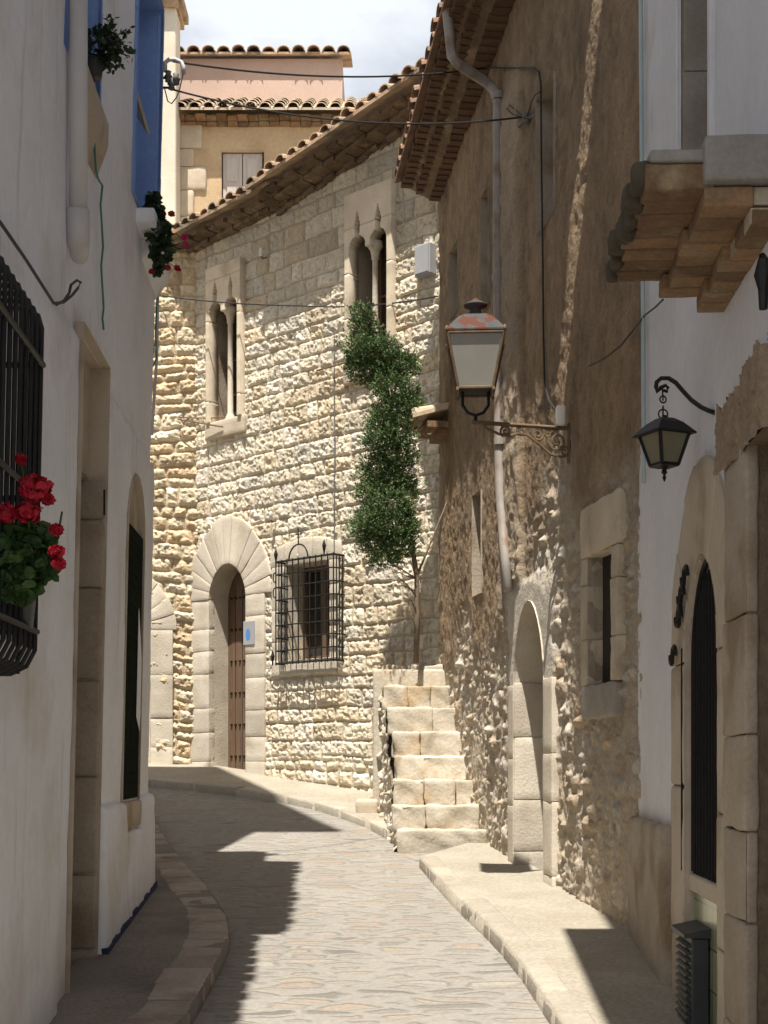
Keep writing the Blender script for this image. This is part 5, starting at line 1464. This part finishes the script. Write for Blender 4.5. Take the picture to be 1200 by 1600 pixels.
def flowers(heads, Yc, m, parent, seed, psize=.012, n=70):
    r = np.random.RandomState(seed)
    for (x, y, rad) in heads:
        c = P(x, y, Yc + r.uniform(-.03, .0)); R_ = rad / F * Yc
        d = unit(r.normal(size=(n, 3))); p = c + d * R_ * r.uniform(.75, 1.0, (n, 1)) * np.array([1, 1, .8])
        round_leaves('flower', p, unit(d + r.normal(size=(n, 3)) * .35), unit(np.cross(d, r.normal(size=(n, 3)))), np.full(n, psize * 2.0) * r.uniform(.8, 1.25, n), m, parent, 5)
gY = 4.95
ger = top('geranium', 'large potted geranium with big red flower heads in the window cage', 'potted plant', tuple(P(30, 930, gY)))
pp = join([bush(ger, (24, 868), gY, 56, 56, 640, .05, None, 1, depth=.14), bush(ger, (60, 850), gY, 28, 34, 90, .055, None, 2), bush(ger, (22, 905), gY, 42, 36, 300, .05, None, 3), bush(ger, (75, 888), gY, 14, 14, 14, .05, None, 4)])
round_leaves('foliage', pp[0], pp[1], pp[2], pp[3], M['leaf'], ger)
flowers([(55, 762, 28), (44, 800, 21), (8, 802, 18), (88, 862, 11), (92, 880, 10), (88, 828, 9), (33, 718, 7), (74, 780, 9)], gY - .12, M['petal_red'], ger, 5, psize=.013, n=110)
mb = MB()
for x0, y0, x1, y1 in ((50, 850, 54, 770), (40, 850, 44, 800), (60, 850, 88, 862), (60, 850, 90, 830), (40, 830, 33, 720), (85, 835, 97, 800)): mb.tube([P(x0, y0, gY), P((x0 + x1) / 2 + 3, (y0 + y1) / 2, gY - .08), P(x1, y1, gY - .12)], .004, 5)
mb.build('stems', M['leaf'], ger)
pc = P(22, 940, gY + .35); mb = MB(); mb.lathe(pc, [(.07, -.1), (.085, .05), (.095, .055), (.095, .085), (.08, .085)], 16); mb.build('pot', M['vent'], ger, smooth=True)
g2Y = 7.65
pl1 = top('potted_plant', 'small dark leafy bush on the sill beside the fat white rain pipe', 'potted plant', tuple(P(150, 110, g2Y)))
r1 = np.random.RandomState(3); parts = [bush(pl1, (160, 72), g2Y, 26, 30, 190, .045, None, 5, depth=.1)]
mb = MB()
for (x, y) in ((175, 30), (198, 45), (203, 88), (186, 105), (195, 65), (172, 108), (150, 45)):
    a, b = P(155, 85, g2Y), P(x, y, g2Y - .05); mb.tube([a, (a + b) / 2 + np.array([0, 0, .02]), b], .003, 5)
    for t in np.linspace(.3, 1, 6): parts.append(bush(pl1, (155 + (x - 155) * t, 85 + (y - 85) * t), g2Y - .05 * t, 6, 6, 5, .036, None, int(x + t * 50)))
pp = join(parts); leaves_mesh('foliage', pp[0], pp[1], pp[2], pp[3], pp[4] * .9, M['leaf_dark'], pl1)
mb.build('stems', M['leaf_dark'], pl1)
pc = P(146, 105, g2Y + .02); mb = MB(); mb.lathe(pc, [(.045, -.06), (.055, .02), (.06, .025), (.06, .045), (.05, .045)], 14); mb.build('pot', M['vent'], pl1, smooth=True)
g3Y = 9.95
pl2 = top('geranium', 'trailing dark geranium with red and pink flowers under the blue window at the corner', 'potted plant', tuple(P(238, 400, g3Y)))
pp = join([bush(pl2, (240, 325), g3Y, 18, 26, 150, .055, None, 7, depth=.12), bush(pl2, (248, 360), g3Y, 22, 24, 150, .055, None, 8, depth=.12), bush(pl2, (252, 392), g3Y, 19, 20, 110, .05, None, 9), bush(pl2, (247, 416), g3Y, 11, 14, 50, .05, None, 10), bush(pl2, (222, 345), g3Y, 8, 8, 20, .05, None, 14)])
round_leaves('foliage', pp[0], pp[1], pp[2], pp[3], M['leaf_dark'], pl2)
flowers([(268, 334, 5), (262, 418, 5), (277, 419, 5), (237, 424, 4)], g3Y - .1, M['petal_red'], pl2, 15, psize=.011, n=40)
flowers([(288, 370, 5), (290, 382, 5)], g3Y - .1, M['petal_pink'], pl2, 16, psize=.011, n=40)
mb = MB(); mb.tube([P(255, 375, g3Y), P(275, 365, g3Y - .1), P(289, 376, g3Y - .1)], .003, 5); mb.tube([P(250, 400, g3Y), P(265, 412, g3Y - .1), P(277, 419, g3Y - .1)], .003, 5); mb.build('stems', M['leaf_dark'], pl2)
pc = P(228, 352, g3Y + .02); mb = MB(); mb.box(pc[0] - .12, pc[0] + .1, pc[1] - .25, pc[1] + .12, pc[2] - .07, pc[2] + .03); mb.build('planter', M['white'], pl2, bevel=.01)
# ================================================================== cables and small fittings
def wire(pts, r, m, name, label, cat='cable'):
    o = MB().tube(pts, r, 6).build(name, m); return tag(o, label, cat, {'cable': 'cables strung across the street and walls', 'rod': 'iron rods on the palace wall', 'cord': 'green cords on the white house'}.get(cat))
def sag(a, b, s, n=24):
    a, b = np.array(a, float), np.array(b, float); return [a * (1 - t) + b * t - np.array([0, 0, 4 * s * t * (1 - t)]) for t in np.linspace(0, 1, n)]
A1 = P(270, 96, 10.9); B1p = np.array(B.pt(*B.at(760, 106, .06), .06)); B1q = np.array(B.pt(*B.at(834, 107, .05), .05))
down = [np.array(B.pt(*B.at(x, y, .05), .05)) for x, y in ((842, 112), (845, 130), (846, 250), (848, 400), (849, 520), (851, 600), (857, 626), (872, 645))]
wire(sag(A1, B1p, .10) + [B1q] + down, .008, M['cable'], 'overhead_cable', 'upper black cable across the street, running on down the brown wall to the lamp')
A2 = P(270, 140, 10.9); B2 = np.array(B.pt(*B.at(815, 183, .08), .08))
wire(sag(A2, B2, .14), .008, M['cable'], 'overhead_cable', 'lower of the two cables crossing the street, ending at a small insulator')
A3 = K2.pt(*K2.at(243, 461, .05), .05); m3 = K.pt(*K.at(470, 478, .1), .1); B3 = K.pt(*K.at(684, 463, .08), .08)
wire(sag(A3, m3, .03, 14) + sag(m3, B3, .05, 14)[1:], .008, M['cable'], 'wall_cable', 'thin dark cable strung across the palace front between the twin windows')
wire([K.pt(*K.at(x, y, .05), .05) for x, y in ((522, 516), (522, 600), (523, 700), (522, 800), (522, 862))], .006, M['cable_grey'], 'wall_cable', 'thin grey cable dropping down the palace wall to the barred window')
wire([K2.pt(*K2.at(x, y, .03), .03) for x, y in ((276, 652), (300, 653))] + [K.pt(*K.at(x, y, .06), .06) for x, y in ((330, 653), (352, 652))], .008, M['rust'], 'iron_rod', 'thin iron rod across the foot of the left twin window', 'rod')
wire([K2.pt(*K2.at(278, 655, .08), .08), K.pt(*K.at(348, 667, .1), .1)], .010, M['rust'], 'iron_rod', 'rusty iron rod sloping down to the left twin window sill', 'rod')
wire([K.pt(*K.at(x, y, .1), .1) for x, y in ((495, 579), (538, 567))], .012, M['rust'], 'iron_rod', 'short rusty iron rod on the palace wall left of the conifer', 'rod')
wire([L.pt(*L.at(x, y, .12), .12) for x, y in ((-20, 325), (0, 347), (40, 405), (84, 474))] + [L.pt(*L.at(x, y, .1), .1) for x, y in ((100, 472), (112, 462), (122, 450), (126, 441), (120, 438), (111, 445), (108, 458), (100, 470), (88, 476))], .007, M['cable'], 'wall_cable', 'black cable slanting down the white wall above the cage and ending in a loop')
wire([L.pt(*L.at(x, y, .035), .035) for x, y in ((147, 200), (148, 235), (150, 268), (154, 281), (160, 290), (157, 320), (159, 350), (161, 385), (158, 415), (160, 450), (162, 480), (160, 498), (162, 515)) ], .006, M['cable_green'], 'green_cord', 'thin green cord hanging down the white wall from the upper sill', 'cord')
wire([P(x, y, 10.95) for x, y in ((237, 432), (238, 480), (238, 520), (241, 545), (237, 560), (234, 570), (239, 573), (244, 560), (243, 520), (245, 470), (246, 436))], .006, M['cable_green'], 'green_cord', 'looped green cord hanging below the trailing geranium at the house corner', 'cord')
wire([P(247, 436, 11.0), P(245, 560, 11.0), P(237, 680, 11.0)], .012, M['pipe_white'], 'pale_pipe', 'thin pale pipe running down the far corner of the white house', 'pipe')
wire([B.pt(*B.at(x, y, .07), .07) for x, y in ((920, 572), (945, 560), (970, 540), (990, 515))] + [W.pt(*W.at(x, y, .05), .05) for x, y in ((1008, 492), (1024, 480), (1036, 468))], .006, M['cable'], 'wall_cable', 'thin dark cable looping from the brown wall to under the brick balcony')
# conduit hook with insulators at the top of the left house corner
hk = top('cable_hook', 'white curved conduit with dark insulators at the top corner of the left house', 'cable fitting', tuple(P(266, 125, 10.9)))
mb = MB(); mb.tube([P(258, 112, 10.9), P(258, 98, 10.9), P(264, 93, 10.9), P(274, 93, 10.9), P(283, 97, 10.9), P(287, 105, 10.9), P(287, 115, 10.9)], .017, 8); mb.build('conduit', M['pipe_white'], hk, smooth=True)
mb = MB(); 
for x, y in ((263, 120), (275, 124), (268, 132)): mb.lathe(P(x, y, 10.9), [(.01, -.045), (.028, -.035), (.02, -.01), (.034, .0), (.02, .02), (.026, .04), (.008, .045)], 10)
mb.build('insulators', M['cable_grey'], hk, smooth=True)
mb = MB(); mb.tube([P(257, 138, 10.9), P(262, 158, 10.9), P(268, 162, 10.9), P(276, 152, 10.9), P(281, 138, 10.9), P(286, 116, 10.9)], .005, 5); mb.tube([P(250, 120, 10.9), P(280, 128, 10.9)], .010, 6); mb.tube([P(250, 137, 10.9), P(270, 137, 10.9)], .010, 6); mb.build('loose_wires', M['cable'], hk)
it = top('insulator', 'dark insulator with loose wire loops on the brown wall below the top cable', 'cable fitting', B.pt(*B.at(822, 183, .06), .06))
mb = MB(); p = np.array(B.pt(*B.at(822, 185, .06), .06)); mb.lathe(p, [(.01, -.04), (.03, -.03), (.02, 0), (.03, .02), (.01, .045)], 10); mb.tube([p, np.array(B.pt(*B.at(842, 178, .0), .0))], .012, 6); mb.build('body', M['cable_grey'], it)
mb = MB(); mb.tube([B.pt(*B.at(x, y, .08), .08) for x, y in ((815, 183), (800, 178), (792, 170), (796, 164), (806, 172), (820, 184))], .005, 5); mb.tube([B.pt(*B.at(x, y, .06), .06) for x, y in ((824, 182), (830, 160), (836, 148), (844, 143))], .006, 5); mb.tube([B.pt(*B.at(x, y, .06), .06) for x, y in ((822, 186), (812, 198), (805, 200))], .006, 5); mb.build('wire_loops', M['cable'], it)
for (x, y, lb) in ((408, 394, 'white porcelain insulator high on the palace wall right of the left twin window'), (423, 806, 'white porcelain insulator on the palace wall above the arched door')):
    t_ = top('insulator', lb, 'cable fitting', K.pt(*K.at(x, y, .1), .1), 'porcelain insulators on the palace wall')
    p = np.array(K.pt(*K.at(x, y, .12), .12)); mb = MB(); mb.lathe(p, [(.015, -.05), (.035, -.04), (.02, -.01), (.032, .0), (.02, .03), (.024, .045), (.006, .055)], 10); mb.build('bell', M['china'], t_, smooth=True)
    mb = MB(); a = np.array(K.pt(*K.at(x + 10, y + 8, 0), 0)); mb.tube([p + np.array([0, 0, -.05]), p + np.array([.02, 0, -.08]), a], .007, 5); mb.build('pin', M['iron'], t_)
mx = top('meter_box', 'pale grey meter box high on the palace wall beside the brown eave', 'meter box', K.pt(*K.at(672, 435, .1), .1))
s0, s1 = span(K, 660, 684, 410); z0, z1 = K.at(672, 434)[1], K.at(672, 386)[1]
mb = MB(K); mb.box(s0, s1, z0, z1, 0, .14); mb.build('box', M['box_grey'], mx, bevel=.01)
mb = MB(K); mb.box(s0 + .015, s1 - .015, z0 + .02, z1 - .02, .141, .150); mb.build('door', M['box_grey'], mx, bevel=.003)
sg = top('wall_plaque', 'small white glazed plaque with a blue emblem right of the arched door', 'sign', K.pt(*K.at(393, 1008, .07), .07))
s0, s1 = span(K, 386, 403, 990); z0, z1 = K.at(394, 1008)[1], K.at(394, 971)[1]
mb = MB(K); mb.box(s0, s1, z0, z1, .05, .066); mb.build('panel', M['box_grey'], sg, bevel=.003)
mb = MB(K); c = ((s0 + s1) / 2 + .01, (z0 + z1) / 2 - .02)
mb.prism([(c[0] + .045 * math.cos(a), c[1] + .075 * math.sin(a)) for a in np.linspace(0, 2 * math.pi, 17)[:-1]], .0663, .068); mb.build('emblem', M['sign_blue'], sg)
